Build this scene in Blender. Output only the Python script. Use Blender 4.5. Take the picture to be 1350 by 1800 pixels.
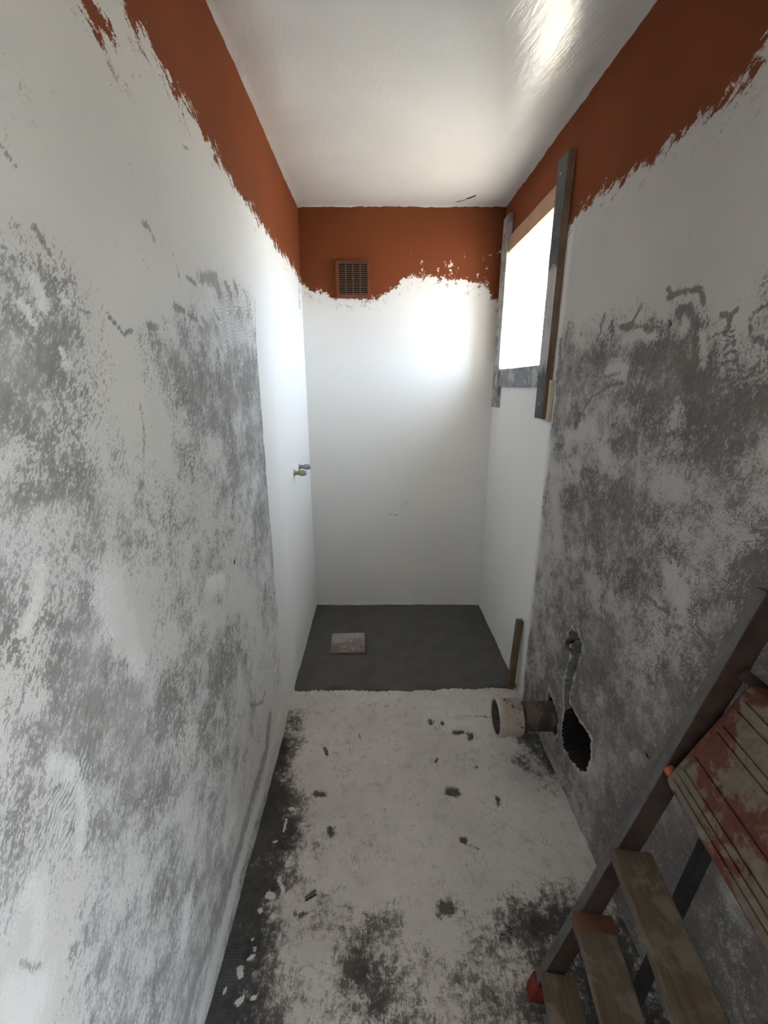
import bpy, bmesh, math, random
import numpy as np
from mathutils import Vector, Matrix

# ------------------------------------------------------------------ scene
for o in list(bpy.data.objects):
    bpy.data.objects.remove(o, do_unlink=True)
scn = bpy.context.scene
col = scn.collection
rad = math.radians

# camera: wide phone lens, tilted down, at chest height
cd = bpy.data.cameras.new('camera')
cam = bpy.data.objects.new('camera', cd)
col.objects.link(cam)
cd.sensor_fit = 'HORIZONTAL'
cd.sensor_width = 36.0
cd.lens = 36.0 * 764.0 / 1350.0
cd.clip_start = 0.02
cam.location = (0.0, 0.0, 1.48)
cam.rotation_euler = (rad(90 - 16.4), 0.0, rad(-1.0))
scn.camera = cam

# bright hazy daylight sky
world = bpy.data.worlds.new('world')
scn.world = world
world.use_nodes = True
bg = world.node_tree.nodes['Background']
bg.inputs['Color'].default_value = (0.66, 0.815, 1.0, 1)
bg.inputs['Strength'].default_value = 24.0

# sun, raking along the outside wall (its direct beam stays in the reveals)
sd = bpy.data.lights.new('sun', 'SUN')
sd.energy = 92.0
sd.angle = rad(0.6)
sd.color = (1.0, 0.91, 0.78)
sun = bpy.data.objects.new('sun', sd)
col.objects.link(sun)
sun.rotation_euler = Vector((-0.32, 0.75, -0.30)).to_track_quat('-Z', 'Y').to_euler()

scn.view_settings.view_transform = 'Standard'
scn.view_settings.look = 'None'
scn.view_settings.gamma = 1.0
scn.view_settings.use_curve_mapping = False
scn.view_settings.exposure = 0.22

scn.cycles.use_adaptive_sampling = True
scn.cycles.adaptive_threshold = 0.045
scn.cycles.max_bounces = 7
scn.cycles.diffuse_bounces = 4
scn.cycles.glossy_bounces = 2
scn.cycles.transmission_bounces = 2
scn.cycles.transparent_max_bounces = 4
scn.cycles.caustics_reflective = False
scn.cycles.caustics_refractive = False

# room dimensions (metres)
XL, XR, YB, YR, H = -0.42, 0.706, 2.712, -0.75, 2.40
XO = 1.006                          # outer face of the window wall
WIN = (1.93, 2.555, 1.50, 2.14)     # y0 y1 z0 z1
DOOR = (-0.62, -0.25, 0.0, 1.98)   # y0 y1 z0 z1, beside the viewer
SCR = 1.842                         # front edge of the shower screed


def portal(name, loc, sy, sz):
    l = bpy.data.lights.new(name, 'AREA')
    l.shape = 'RECTANGLE'
    l.size, l.size_y = sz, sy
    l.cycles.is_portal = True
    o = bpy.data.objects.new(name, l)
    col.objects.link(o)
    o.location = loc
    o.rotation_euler = (0, rad(90), 0)     # shines towards -X
    return o


portal('window_portal', (XO + 0.02, (WIN[0] + WIN[1]) / 2, (WIN[2] + WIN[3]) / 2), WIN[1] - WIN[0], WIN[3] - WIN[2])
portal('door_portal', (XO + 0.02, (DOOR[0] + DOOR[1]) / 2, (DOOR[2] + DOOR[3]) / 2), DOOR[1] - DOOR[0], DOOR[3] - DOOR[2])

# ------------------------------------------------- wear tables (wall space)
# coverage of old grey adhesive, 0-9, rows rise 5 cm in height (walls) or depth (floor)
T_L = (
'555544555444444444444433222222222223333333333344444',
'555544555444444444444332222222222333333333334444444',
'555554455544554444333332222222223333333333444444444',
'555554455545555443333322222222233333333334444444444',
'555554455555555432333322222222333333333444444444444',
'555554445555555423333322222233333333344444444444444',
'555555445555654333333322222333333333444444444444445',
'555555455556654333433222223333333344444444444444555',
'555555454565544344433322333333333444444444444455555',
'444455444555444444333333333333344444444444455555555',
'333355444554444443333333333334444444444445555555556',
'222245444543444443333333333344444444444555555556666',
'222245445443444443344433334444444444555555555666666',
'111135444444444444444333344444444455555555666666666',
'111135444443344444443333444444445555555666666666666',
'000034454543344554433333444444555555666666666666666',
'111123455544444544333333444455555566666666666666666',
'222223556554444443333333444555566666666666666666666',
'444434456554444433333334445556666666666666666666555',
'444444466643334334433334445566666666666666665555555',
'333343666532344444433334455566666666666555555555555',
'444445665212344444433334455666666665555555555555555',
'444444564112344443333445556666555555555555555555555',
'444422464223444333334455555555555555555555555555555',
'222224355444333333344555555555555555555555555555555',
'444455344454332233444555555555555555555555555566666',
'555554444544333334444555555555555555666666666666666',
'444455555443333444445555566666666666666666666666666',
'555544444321123345566666666666666666666666666666666',
'555555554320123455666666666666666666666666666666666',
'666666666421134566655666666666666666666666666666666',
'555555555521035555544455555555555555555555555555555',
'111123444420012344455554555444444444444444444444445',
'111110122200000011345554444444444334444444444444444',
'111111110000000000123544443333333333333333333334444',
'111111111000000000011233333322222222223333333333333',
'111111111100000000000111111111111111122222222233333',
'111111111100000000000000000000001111111111122222222',
'111111111100000000000000000000000000000111111111112',
'111111111100000000000000000000000000000000001111111',
'111111111110000000000000000000000000000000000000011',
'111111111110000000000000000000000000000000000000000',
'111111111110000000000000000000000000000000000000000',
'111111111111000000000000000000000000000000000000000',
'111111111111000000000000000000000000000000000000000')
T_R = (
'555555667766666666554444555555555544444444444333333',
'555555667766666666554445555555555444444444443333333',
'666666567766666666554455555555554444444444333333333',
'666666566776666666555555555555544444444433333333333',
'777777566776666666555554455554444444444333333333333',
'777777656776666666556544555544444444433333333333333',
'777777656677666665665545555544444443333333333333332',
'777777656677666666665555555544444433333333333332222',
'777777755677666666665555555544443333333333333222222',
'777777765677667666665556655444333333333333322222222',
'777777765777777666655666655444333333333332222222223',
'777777776777777666556666555443333333332222222223333',
'777777776777776655556666554443333333222222223333333',
'777777777777766555556765555444333322222222333333333',
'777777777776665544567655555443332222222333333333322',
'777777777766665444565544555443322222333333333322222',
'777777777666665444554444454433322333333333222222222',
'777777776666554344444334444433333333333222222222222',
'777777766666544344444444444444433333222222222222333',
'777777666666543445554444555544433222222222233333333',
'666666666666543455555555555544332222222333333333333',
'666666666665543444556666555544333223333333333333333',
'666666666665444444566665555544333333333333333333333',
'666666666665444444567655544433333333333333333333333',
'666666666554444444556554443333333333333333333333444',
'666666655444444433445544444444433333333444444444444',
'555555444444455444445554444444444444444444455555555',
'444444443333466544555544444455555555555555555555555',
'333333444445566655554444444555555555555555555555566',
'666666666666666666655444455555555566666666666666666',
'333333333344444667665545555555555666666666666666666',
'444444455444332456666555555555555555555555566666666',
'000000012234441234444444444445555555555555555555555',
'000000000000121012322222222333444444444444444455555',
'000000000000000000111111111122223222233333333344444',
'000000000000000000000000000000111111112222222223333',
'000000000000000000000000000000000000111111111222222',
'000000000000000000000000000000000000000000011111111',
'000000000000000000000000000000000000000000000000011',
'000000000000000000000000000000000000000000000000000',
'000000000000000000000000000000000000000000000000000',
'000000000000000000000000000000000000000000000000000',
'000000000000000000000000000000000000000000000000000',
'000000000000000000000000000000000000000000000000000',
'000000000000000000000000000000000000000000000000000')
T_F = (
'8887543345444445666666666',
'8887543345444445666666666',
'8887543345444445666666666',
'8887543345444445666666666',
'8887543345444445666666666',
'8887543345444445666666666',
'8887543345444445666666666',
'8886543345444445566666666',
'8876533345444444566666666',
'8876533345444444566666666',
'8865433445444444456666666',
'8875323455434443446666666',
'8765324454333333445666666',
'8875333454322233456666666',
'8865332333211223345555444',
'8875322221111112233433333',
'8875310000000000001111111',
'8875320000000000000000000',
'8876421000000000000000000',
'8876410000000000000000011',
'8875310000000000000000012',
'8864200000000000000001233',
'8853200000000000000012344',
'8753100000000000000113455',
'8642100000000000000024455',
'8642100000000000000024566',
'7642100000000000000024566',
'6543100000000000011124666',
'6553100000000000011113566',
'5542100000000000011112455',
'5432000000000000001112233',
'4321000001100000000111122',
'3221000001110000000011111',
'3211000001110000000011111',
'3211000001110000000011111')
M_LM = [
 ('d',0.0107,0.9,[(0.621,1.663),(0.628,1.656),(0.64,1.641)]),
 ('d',0.008,0.8,[(0.618,1.635),(0.614,1.613),(0.623,1.596),(0.641,1.585)]),
 ('d',0.005,0.9,[(0.746,1.585),(0.769,1.571),(0.787,1.559)]),
 ('d',0.0082,0.9,[(0.787,1.559),(0.813,1.571)]),
 ('d',0.0096,0.8,[(0.91,1.76),(0.931,1.759),(0.946,1.744)]),
 ('d',0.0058,0.6,[(1.022,1.735),(1.039,1.72),(1.04,1.685)]),
 ('d',0.006,0.6,[(0.603,1.559),(0.593,1.518),(0.582,1.47)]),
 ('d',0.0019,0.8,[(0.619,1.495),(0.628,1.469),(0.654,1.462)]),
 ('d',0.002,0.8,[(0.632,1.502),(0.645,1.484),(0.66,1.472)]),
 ('d',0.0018,0.8,[(0.607,1.491),(0.612,1.465),(0.644,1.461)]),
 ('d',0.002,0.7,[(0.645,1.507),(0.658,1.488)]),
 ('d',0.0056,0.55,[(0.803,1.446),(0.806,1.416),(0.788,1.357),(0.766,1.299),(0.725,1.238)]),
 ('d',0.0041,0.7,[(0.626,1.431),(0.649,1.436),(0.687,1.436)]),
 ('d',0.0043,0.7,[(0.687,1.436),(0.671,1.42)]),
 ('d',0.0039,0.6,[(0.636,1.435),(0.62,1.408)]),
 ('d',0.0111,0.8,[(1.088,1.708),(1.135,1.704)]),
 ('d',0.0314,0.85,[(1.177,1.728),(1.271,1.744),(1.294,1.708)]),
 ('d',0.0243,0.8,[(1.347,1.746),(1.395,1.726)]),
 ('d',0.0194,0.8,[(1.434,1.766),(1.455,1.744)]),
 ('d',0.0143,0.7,[(1.531,1.763),(1.551,1.745)]),
 ('d',0.0133,0.8,[(1.238,1.664),(1.27,1.645)]),
 ('d',0.0168,0.8,[(1.148,1.635),(1.183,1.616)]),
 ('d',0.011,0.8,[(1.076,1.63),(1.116,1.623)]),
 ('d',0.0158,0.8,[(1.002,1.635),(1.044,1.634)]),
 ('d',0.0136,0.8,[(0.9,1.557),(0.936,1.551)]),
 ('d',0.0207,0.7,[(0.962,1.547),(0.995,1.521)]),
 ('d',0.0161,0.8,[(0.873,1.584),(0.907,1.582)]),
 ('d',0.0234,0.75,[(1.233,1.567),(1.237,1.552)]),
 ('d',0.0173,0.75,[(1.324,1.578),(1.321,1.553)]),
 ('d',0.0154,0.7,[(1.382,1.582),(1.379,1.553)]),
 ('d',0.008,0.6,[(1.042,1.635),(1.05,1.584),(1.084,1.538)]),
 ('d',0.0071,0.6,[(0.936,1.609),(0.963,1.575)]),
 ('d',0.0138,0.7,[(0.921,1.518),(0.934,1.48)]),
 ('d',0.0575,0.5,[(1.231,1.517),(1.408,1.522),(1.594,1.531)]),
 ('d',0.0248,0.5,[(1.244,1.517),(1.267,1.457),(1.328,1.407)]),
 ('d',0.0201,0.45,[(1.18,1.529),(1.187,1.444)]),
 ('d',0.0157,0.5,[(1.659,1.764),(1.63,1.623),(1.592,1.432)]),
 ('h',0.0115,1,[(1.242,1.148),(1.215,1.111)]),
 ('h',0.018,1,[(1.211,0.977),(1.212,0.966)]),
 ('h',0.0323,1,[(2.673,2.004),(2.657,1.897)]),
 ('d',0.0071,0.7,[(0.673,0.914),(0.647,0.874),(0.619,0.877),(0.589,0.864)]),
 ('d',0.008,0.7,[(0.58,0.913),(0.583,0.867)]),
 ('d',0.0088,0.75,[(0.475,1.011),(0.492,1.019),(0.508,1.02)]),
 ('d',0.0023,0.7,[(0.393,1.08),(0.409,1.065)]),
 ('d',0.0024,0.7,[(0.39,1.069),(0.413,1.051)]),
 ('d',0.0024,0.7,[(0.387,1.059),(0.409,1.039)]),
 ('d',0.0024,0.7,[(0.383,1.047),(0.402,1.03)]),
 ('d',0.0031,0.7,[(0.381,1.038),(0.388,1.022)]),
 ('d',0.0024,0.7,[(0.406,1.092),(0.424,1.073),(0.435,1.068)]),
 ('d',0.0469,0.85,[(1.402,0.235),(1.316,0.163),(1.223,0.156),(1.112,0.153),(1.002,0.143),(0.893,0.139),(0.805,0.154),(0.732,0.152),(0.657,0.173),(0.598,0.159)]),
 ('d',0.0085,0.5,[(1.046,0.168),(0.917,0.202),(0.826,0.209),(0.751,0.227)]),
 ('d',0.0155,0.7,[(1.375,0.38),(1.33,0.37),(1.258,0.416),(1.205,0.47)]),
 ('d',0.0105,0.6,[(1.27,0.59),(1.209,0.547),(1.232,0.47)]),
 ('d',0.0073,0.7,[(0.348,0.832),(0.353,0.805),(0.368,0.784)]),
 ('d',0.0326,0.5,[(0.634,0.499),(0.69,0.505)]),
 ('d',0.0375,0.5,[(0.841,0.258),(0.798,0.252)]),
 ('d',0.0077,0.6,[(0.438,0.707),(0.467,0.691)]),
 ('d',0.0047,0.5,[(0.481,1.073),(0.486,1.055)]),
 ('d',0.0042,0.6,[(0.533,1.321),(0.532,1.303),(0.547,1.294)]),
 ('d',0.0026,0.5,[(0.54,1.368),(0.556,1.34),(0.592,1.329)]),
 ('d',0.0026,0.5,[(0.53,1.337),(0.548,1.315)]),
 ('d',0.0031,0.5,[(0.637,1.381),(0.626,1.341),(0.618,1.3)]),
 ('d',0.0064,0.6,[(0.728,1.355),(0.733,1.327),(0.735,1.309)]),
 ('d',0.0032,0.4,[(0.501,1.302),(0.508,1.278),(0.509,1.258)]),
 ('d',0.0078,0.4,[(0.919,1.159),(0.905,1.083),(0.896,1.032)]),
 ('d',0.01,0.5,[(1.379,1.335),(1.383,1.209),(1.393,1.072)]),
 ('d',0.0054,0.6,[(0.558,1.63),(0.569,1.627),(0.576,1.623)]),
 ('d',0.0031,0.6,[(0.569,1.665),(0.575,1.66),(0.581,1.652)]),
 ('d',0.0024,0.6,[(0.582,1.67),(0.593,1.658)]),
 ('d',0.0032,0.6,[(0.591,1.737),(0.599,1.732),(0.61,1.726)]),
 ('d',0.0048,0.6,[(0.937,1.998),(0.949,1.996)]),
 ('d',0.0068,0.7,[(1.141,1.978),(1.18,1.988)]),
 ('d',0.0098,0.5,[(0.654,1.612),(0.661,1.596),(0.673,1.58)]),
 ('d',0.0065,0.6,[(0.668,1.583),(0.705,1.579)]),
 ('d',0.0058,0.5,[(0.67,1.568),(0.65,1.54)]),
 ('d',0.0069,0.5,[(0.682,1.48),(0.711,1.484)]),
 ('d',0.0032,0.5,[(0.887,1.696),(0.911,1.688)]),
 ('l',0.012,1,[(0.599,1.603),(0.606,1.589),(0.607,1.573)]),
 ('l',0.0081,1,[(0.569,1.572),(0.579,1.566)]),
 ('l',0.0074,1,[(0.577,1.559),(0.585,1.551)]),
 ('l',0.0078,1,[(0.648,1.59),(0.655,1.586)]),
 ('l',0.06,1,[(0.625,1.173),(0.634,1.128),(0.653,1.096)]),
 ('l',0.0359,1,[(0.65,1.071),(0.666,1.015)]),
 ('l',0.0363,1,[(0.999,0.995),(1.084,0.971)]),
 ('l',0.0222,0.9,[(0.473,0.981),(0.48,0.966)]),
 ('l',0.0167,0.7,[(0.447,1.011),(0.459,1.002)]),
 ('l',0.0172,0.7,[(0.485,0.935),(0.474,0.891),(0.459,0.857)]),
 ('l',0.0241,0.9,[(0.387,0.891),(0.382,0.85),(0.365,0.818)]),
 ('l',0.0573,1,[(0.33,0.816),(0.345,0.753)]),
 ('l',0.0513,0.8,[(0.677,0.388),(0.648,0.349)]),
 ('l',0.0457,0.9,[(1.592,0.132),(1.4,0.106),(1.243,0.068),(1.084,0.083),(0.904,0.076),(0.76,0.064),(0.645,0.055)]),
 ('l',0.0158,0.7,[(0.503,1.261),(0.487,1.223),(0.465,1.197)]),
 ('l',0.0408,0.6,[(0.964,0.271),(0.893,0.279)]),
 ('l',0.0074,0.9,[(0.623,1.526),(0.627,1.513)]),
 ('l',0.0086,0.8,[(0.618,1.506),(0.636,1.506)]),
]
M_RM = [
 ('d',0.0125,0.9,[(1.152,1.703),(1.135,1.686),(1.097,1.682),(1.052,1.682),(1.028,1.671),(1.012,1.645)]),
 ('d',0.0138,0.7,[(1.146,1.68),(1.125,1.681)]),
 ('d',0.0231,0.9,[(1.09,1.645),(1.064,1.647),(1.035,1.622),(1.016,1.571),(1.003,1.516)]),
 ('d',0.0139,0.8,[(1.12,1.628),(1.113,1.579),(1.07,1.561)]),
 ('d',0.0461,0.7,[(1.067,1.535),(1.014,1.517)]),
 ('d',0.0106,0.9,[(0.954,1.618),(0.934,1.61),(0.916,1.619)]),
 ('d',0.0105,0.9,[(0.934,1.61),(0.929,1.597)]),
 ('d',0.0113,0.7,[(0.87,1.607),(0.844,1.617)]),
 ('d',0.0106,0.7,[(0.878,1.599),(0.857,1.557),(0.822,1.542)]),
 ('d',0.0134,0.7,[(0.848,1.561),(0.825,1.554)]),
 ('d',0.0127,0.75,[(1.326,1.628),(1.282,1.644),(1.254,1.68)]),
 ('d',0.0206,0.7,[(1.343,1.635),(1.257,1.632),(1.189,1.616)]),
 ('d',0.0205,0.7,[(1.471,1.611),(1.453,1.651),(1.445,1.682)]),
 ('d',0.0119,0.7,[(1.415,1.638),(1.388,1.659)]),
 ('d',0.0199,0.7,[(1.712,1.69),(1.714,1.592)]),
 ('d',0.012,0.7,[(1.385,1.603),(1.39,1.643)]),
 ('d',0.0122,0.8,[(1.509,1.393),(1.461,1.441),(1.377,1.47),(1.285,1.483)]),
 ('d',0.015,0.6,[(1.656,1.51),(1.403,1.499),(1.308,1.512)]),
 ('d',0.0661,0.7,[(1.565,1.389),(1.554,1.351)]),
 ('d',0.0163,0.7,[(1.213,1.45),(1.199,1.383),(1.163,1.295)]),
 ('d',0.0192,0.35,[(1.443,1.308),(1.167,1.318),(0.903,1.342),(0.76,1.328)]),
 ('d',0.0638,0.6,[(1.421,1.129),(1.365,1.104)]),
 ('d',0.0618,0.65,[(1.195,1.167),(1.148,1.155)]),
 ('d',0.0229,0.7,[(1.241,1.167),(1.239,1.158)]),
 ('d',0.0634,0.6,[(1.401,1.013),(1.333,1.016)]),
 ('d',0.0359,0.6,[(1.509,0.989),(1.451,0.986)]),
 ('d',0.0115,0.6,[(0.909,1.235),(0.903,1.224)]),
 ('d',0.0164,0.6,[(0.881,1.236),(0.87,1.227)]),
 ('d',0.0147,0.85,[(1.039,0.944),(0.985,0.945),(0.932,0.947)]),
 ('d',0.0125,0.7,[(1.045,0.892),(1.056,0.861)]),
 ('d',0.0324,0.6,[(1.215,1.56),(1.223,1.532)]),
 ('d',0.0248,0.6,[(1.164,1.57),(1.117,1.527)]),
 ('d',0.0332,0.6,[(1.102,1.513),(1.142,1.494)]),
 ('d',0.0426,0.5,[(0.954,1.463),(0.941,1.416)]),
 ('d',0.0449,0.5,[(0.85,1.464),(0.809,1.455)]),
 ('d',0.0221,0.6,[(0.956,1.554),(0.94,1.497)]),
 ('d',0.0162,0.6,[(0.979,1.579),(0.94,1.58)]),
 ('d',0.0342,0.6,[(1.768,1.637),(1.733,1.512)]),
 ('d',0.0235,0.5,[(0.995,1.418),(0.952,1.366)]),
 ('d',0.0192,0.6,[(0.982,1.343),(0.903,1.342)]),
 ('d',0.018,0.5,[(1.105,1.446),(1.103,1.398)]),
 ('d',0.0469,0.5,[(1.243,0.935),(1.19,0.93)]),
 ('d',0.0312,0.5,[(1.457,0.807),(1.413,0.738)]),
 ('d',0.0179,0.5,[(1.551,1.192),(1.5,1.161)]),
 ('d',0.0142,0.7,[(1.464,1.189),(1.455,1.174)]),
 ('d',0.0166,0.7,[(1.57,1.046),(1.581,1.029)]),
 ('d',0.0515,0.7,[(1.267,0.688),(1.264,0.602),(1.302,0.507)]),
 ('d',0.0245,0.6,[(1.397,0.678),(1.352,0.635)]),
 ('d',0.0672,0.6,[(1.214,0.637),(1.189,0.481)]),
 ('h',0.0069,1,[(1.121,1.622),(1.117,1.617)]),
 ('h',0.0062,1,[(1.112,1.009),(1.109,1.008)]),
 ('h',0.0061,1,[(1.087,0.972),(1.084,0.971)]),
 ('h',0.0043,1,[(0.869,1.144),(0.867,1.143)]),
 ('h',0.0089,1,[(1.602,1.648),(1.597,1.646)]),
 ('h',0.0123,1,[(0.913,0.537),(0.902,0.537)]),
 ('l',0.0371,0.9,[(1.375,1.522),(1.338,1.528),(1.294,1.516)]),
 ('l',0.0239,0.8,[(1.304,1.604),(1.224,1.61),(1.17,1.591)]),
 ('l',0.0642,0.6,[(1.594,1.29),(1.434,1.346)]),
 ('l',0.0224,0.7,[(1.066,1.599),(1.061,1.617)]),
 ('l',0.0418,0.5,[(0.95,1.055),(0.904,1.003)]),
 ('l',0.0692,0.6,[(1.661,1.058),(1.58,0.872)]),
 ('l',0.0362,0.6,[(1.035,1.423),(1.035,1.39)]),
 ('l',0.0503,0.5,[(1.382,1.297),(1.259,1.229)]),
 ('l',0.0174,0.8,[(0.998,1.581),(0.978,1.521)]),
 ('d',0.0042,0.85,[(0.932,1.593),(0.923,1.589),(0.915,1.59)]),
 ('d',0.0042,0.85,[(0.931,1.584),(0.921,1.58),(0.91,1.581)]),
 ('d',0.0042,0.85,[(0.93,1.575),(0.918,1.57),(0.906,1.571)]),
 ('d',0.0042,0.85,[(0.929,1.565),(0.915,1.561),(0.901,1.562)]),
 ('d',0.0042,0.85,[(0.928,1.556),(0.913,1.552),(0.897,1.552)]),
 ('d',0.0042,0.85,[(0.927,1.547),(0.91,1.542),(0.892,1.543)]),
 ('d',0.0041,0.85,[(0.926,1.537),(0.907,1.533),(0.888,1.534)]),
 ('d',0.0041,0.85,[(0.925,1.528),(0.905,1.523),(0.884,1.525)]),
 ('d',0.0041,0.85,[(0.924,1.518),(0.902,1.514),(0.879,1.515)]),
 ('d',0.0041,0.85,[(0.923,1.509),(0.899,1.505),(0.875,1.506)]),
 ('d',0.0041,0.85,[(0.921,1.499),(0.896,1.495),(0.871,1.497)]),
]
M_FM = [
 ('d',0.0319,0.9,[(0.27,1.276),(0.297,1.271)]),
 ('d',0.0376,0.85,[(0.188,0.893),(0.208,0.895)]),
 ('d',0.0213,0.95,[(0.285,1.094),(0.29,1.092)]),
 ('d',0.0226,0.8,[(-0.233,1.275),(-0.203,1.273)]),
 ('d',0.0255,0.8,[(-0.161,1.135),(-0.158,1.121)]),
 ('d',0.0175,0.7,[(0.442,1.247),(0.442,1.215)]),
 ('d',0.024,0.8,[(0.243,1.64),(0.243,1.622)]),
 ('d',0.0231,0.8,[(0.337,1.564),(0.372,1.563)]),
 ('d',0.0173,0.8,[(0.396,1.556),(0.401,1.556)]),
 ('d',0.0128,0.8,[(0.243,1.425),(0.236,1.411)]),
 ('d',0.0082,0.9,[(-0.217,0.926),(-0.19,0.939)]),
 ('d',0.0053,0.5,[(-0.309,1.475),(-0.22,1.471)]),
 ('d',0.0158,0.8,[(-0.227,1.489),(-0.212,1.456)]),
 ('d',0.01,0.8,[(0.399,1.386),(0.397,1.378)]),
 ('d',0.0123,0.6,[(0.25,0.892),(0.252,0.879)]),
 ('d',0.0077,0.25,[(0.059,1.119),(0.052,0.892)]),
 ('d',0.0113,0.5,[(0.305,1.076),(0.33,1.063)]),
 ('d',0.0139,0.5,[(-0.086,1.564),(-0.074,1.532)]),
 ('d',0.01,0.5,[(-0.144,1.401),(-0.134,1.388)]),
 ('d',0.0078,0.5,[(0.464,1.444),(0.481,1.418)]),
 ('d',0.0137,0.3,[(0.045,1.001),(0.056,0.984)]),
 ('d',0.0265,0.4,[(-0.058,1.092),(-0.029,1.084)]),
 ('d',0.0029,0.4,[(-0.386,0.874),(-0.169,0.841)]),
 ('d',0.0032,0.35,[(0.058,0.898),(0.441,0.885)]),
 ('d',0.015,0.5,[(-0.043,0.887),(-0.026,0.865),(-0.033,0.839)]),
 ('d',0.0186,0.4,[(-0.119,0.91),(-0.076,0.894)]),
 ('d',0.0154,0.6,[(-0.241,0.886),(-0.208,0.888)]),
 ('d',0.0122,0.5,[(-0.052,0.703),(-0.016,0.697)]),
 ('d',0.0098,0.5,[(0.145,0.7),(0.154,0.694)]),
 ('d',0.0292,0.5,[(0.342,0.832),(0.378,0.818)]),
 ('d',0.0179,0.6,[(0.362,0.845),(0.368,0.838)]),
 ('d',0.0124,0.5,[(0.392,1.666),(0.541,1.649)]),
 ('d',0.006,0.5,[(0.058,0.914),(0.064,0.857)]),
 ('l',0.0082,1,[(-0.336,0.937),(-0.318,0.936)]),
 ('l',0.0035,1,[(-0.35,0.901),(-0.344,0.896)]),
 ('l',0.0046,1,[(-0.348,0.787),(-0.34,0.79)]),
 ('l',0.0088,1,[(-0.368,0.767),(-0.36,0.754)]),
 ('l',0.0069,1,[(-0.353,0.701),(-0.345,0.705)]),
 ('l',0.004,1,[(-0.426,0.818),(-0.421,0.813)]),
 ('l',0.006,1,[(-0.32,1.218),(-0.311,1.215)]),
 ('l',0.0028,1,[(-0.392,0.727),(-0.392,0.717)]),
 ('l',0.0031,1,[(-0.341,0.81),(-0.336,0.805)]),
 ('l',0.0034,1,[(-0.308,0.884),(-0.304,0.879)]),
 ('l',0.0033,1,[(-0.348,1.101),(-0.343,1.097)]),
 ('l',0.0034,1,[(-0.324,1.177),(-0.324,1.136)]),
 ('l',0.0037,0.9,[(-0.311,0.982),(-0.29,0.95)]),
 ('l',0.0025,1,[(-0.354,0.831),(-0.349,0.825)]),
 ('l',0.0039,1,[(-0.292,1.033),(-0.289,1.024)]),
 ('l',0.0035,1,[(-0.323,0.705),(-0.31,0.711)]),
]
M_BM = [
 ('d',0.0114,0.5,[(-0.023,0.663),(0.021,0.636),(0.01,0.675)]),
 ('d',0.0076,0.7,[(0.066,0.682),(0.092,0.659),(0.133,0.663)]),
 ('d',0.0056,0.7,[(0.158,0.709),(0.202,0.758)]),
 ('d',0.0303,0.2,[(-0.026,0.702),(0.021,0.651)]),
 ('d',0.0115,0.6,[(0.371,0.638),(0.386,0.63)]),
 ('d',0.0074,0.5,[(-0.11,0.79),(-0.088,0.786)]),
 ('d',0.0075,0.5,[(-0.111,0.721),(-0.097,0.695)]),
 ('d',0.0073,0.4,[(-0.246,0.891),(-0.242,0.884)]),
 ('d',0.0073,0.4,[(-0.216,0.917),(-0.209,0.909)]),
 ('d',0.0517,0.1,[(0.102,0.871),(0.175,0.834)]),
 ('d',0.0075,0.5,[(0.316,0.758),(0.323,0.742)]),
 ('d',0.0113,0.4,[(-0.052,0.706),(-0.038,0.69)]),
]
M_CM = [
 ('d',0.0136,0.9,[(0.478,2.605),(0.508,2.569)]),
 ('d',0.0093,0.8,[(0.427,2.649),(0.469,2.619)]),
]
E_PL = [
 (2.682,2.034),
 (2.498,2.054),
 (2.264,2.042),
 (1.935,2.039),
 (1.734,2.049),
 (1.601,2.047),
 (1.464,2.044),
 (1.378,2.065),
 (1.306,2.064),
 (1.232,2.074),
 (1.155,2.07),
 (1.114,2.07),
 (1.067,2.077),
 (1.033,2.096),
 (0.977,2.085),
 (0.944,2.094),
]
E_PR = [
 (2.74,1.59),
 (2.665,1.62),
 (2.645,2.02),
 (1.845,2.003),
 (1.716,2.05),
 (1.559,2.047),
 (1.397,2.029),
 (1.293,2.021),
 (1.188,2.025),
 (1.082,2.021),
 (1.031,2.045),
 (0.975,2.072),
]
E_PB = [
 (-0.422,2.028),
 (-0.37,1.988),
 (-0.274,1.968),
 (-0.211,1.948),
 (-0.033,1.948),
 (0.038,1.966),
 (0.096,1.995),
 (0.143,2.042),
 (0.223,2.065),
 (0.319,2.054),
 (0.448,2.043),
 (0.545,2.032),
 (0.627,2.006),
 (0.688,1.933),
]
STREAK_L = [
 (0.827,2.018),
 (0.848,2.015),
 (0.879,2.011),
]
STREAK_R = [
 (0.975,2.052),
 (0.999,2.028),
 (1.036,2.017),
 (1.08,2.025),
]

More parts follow.
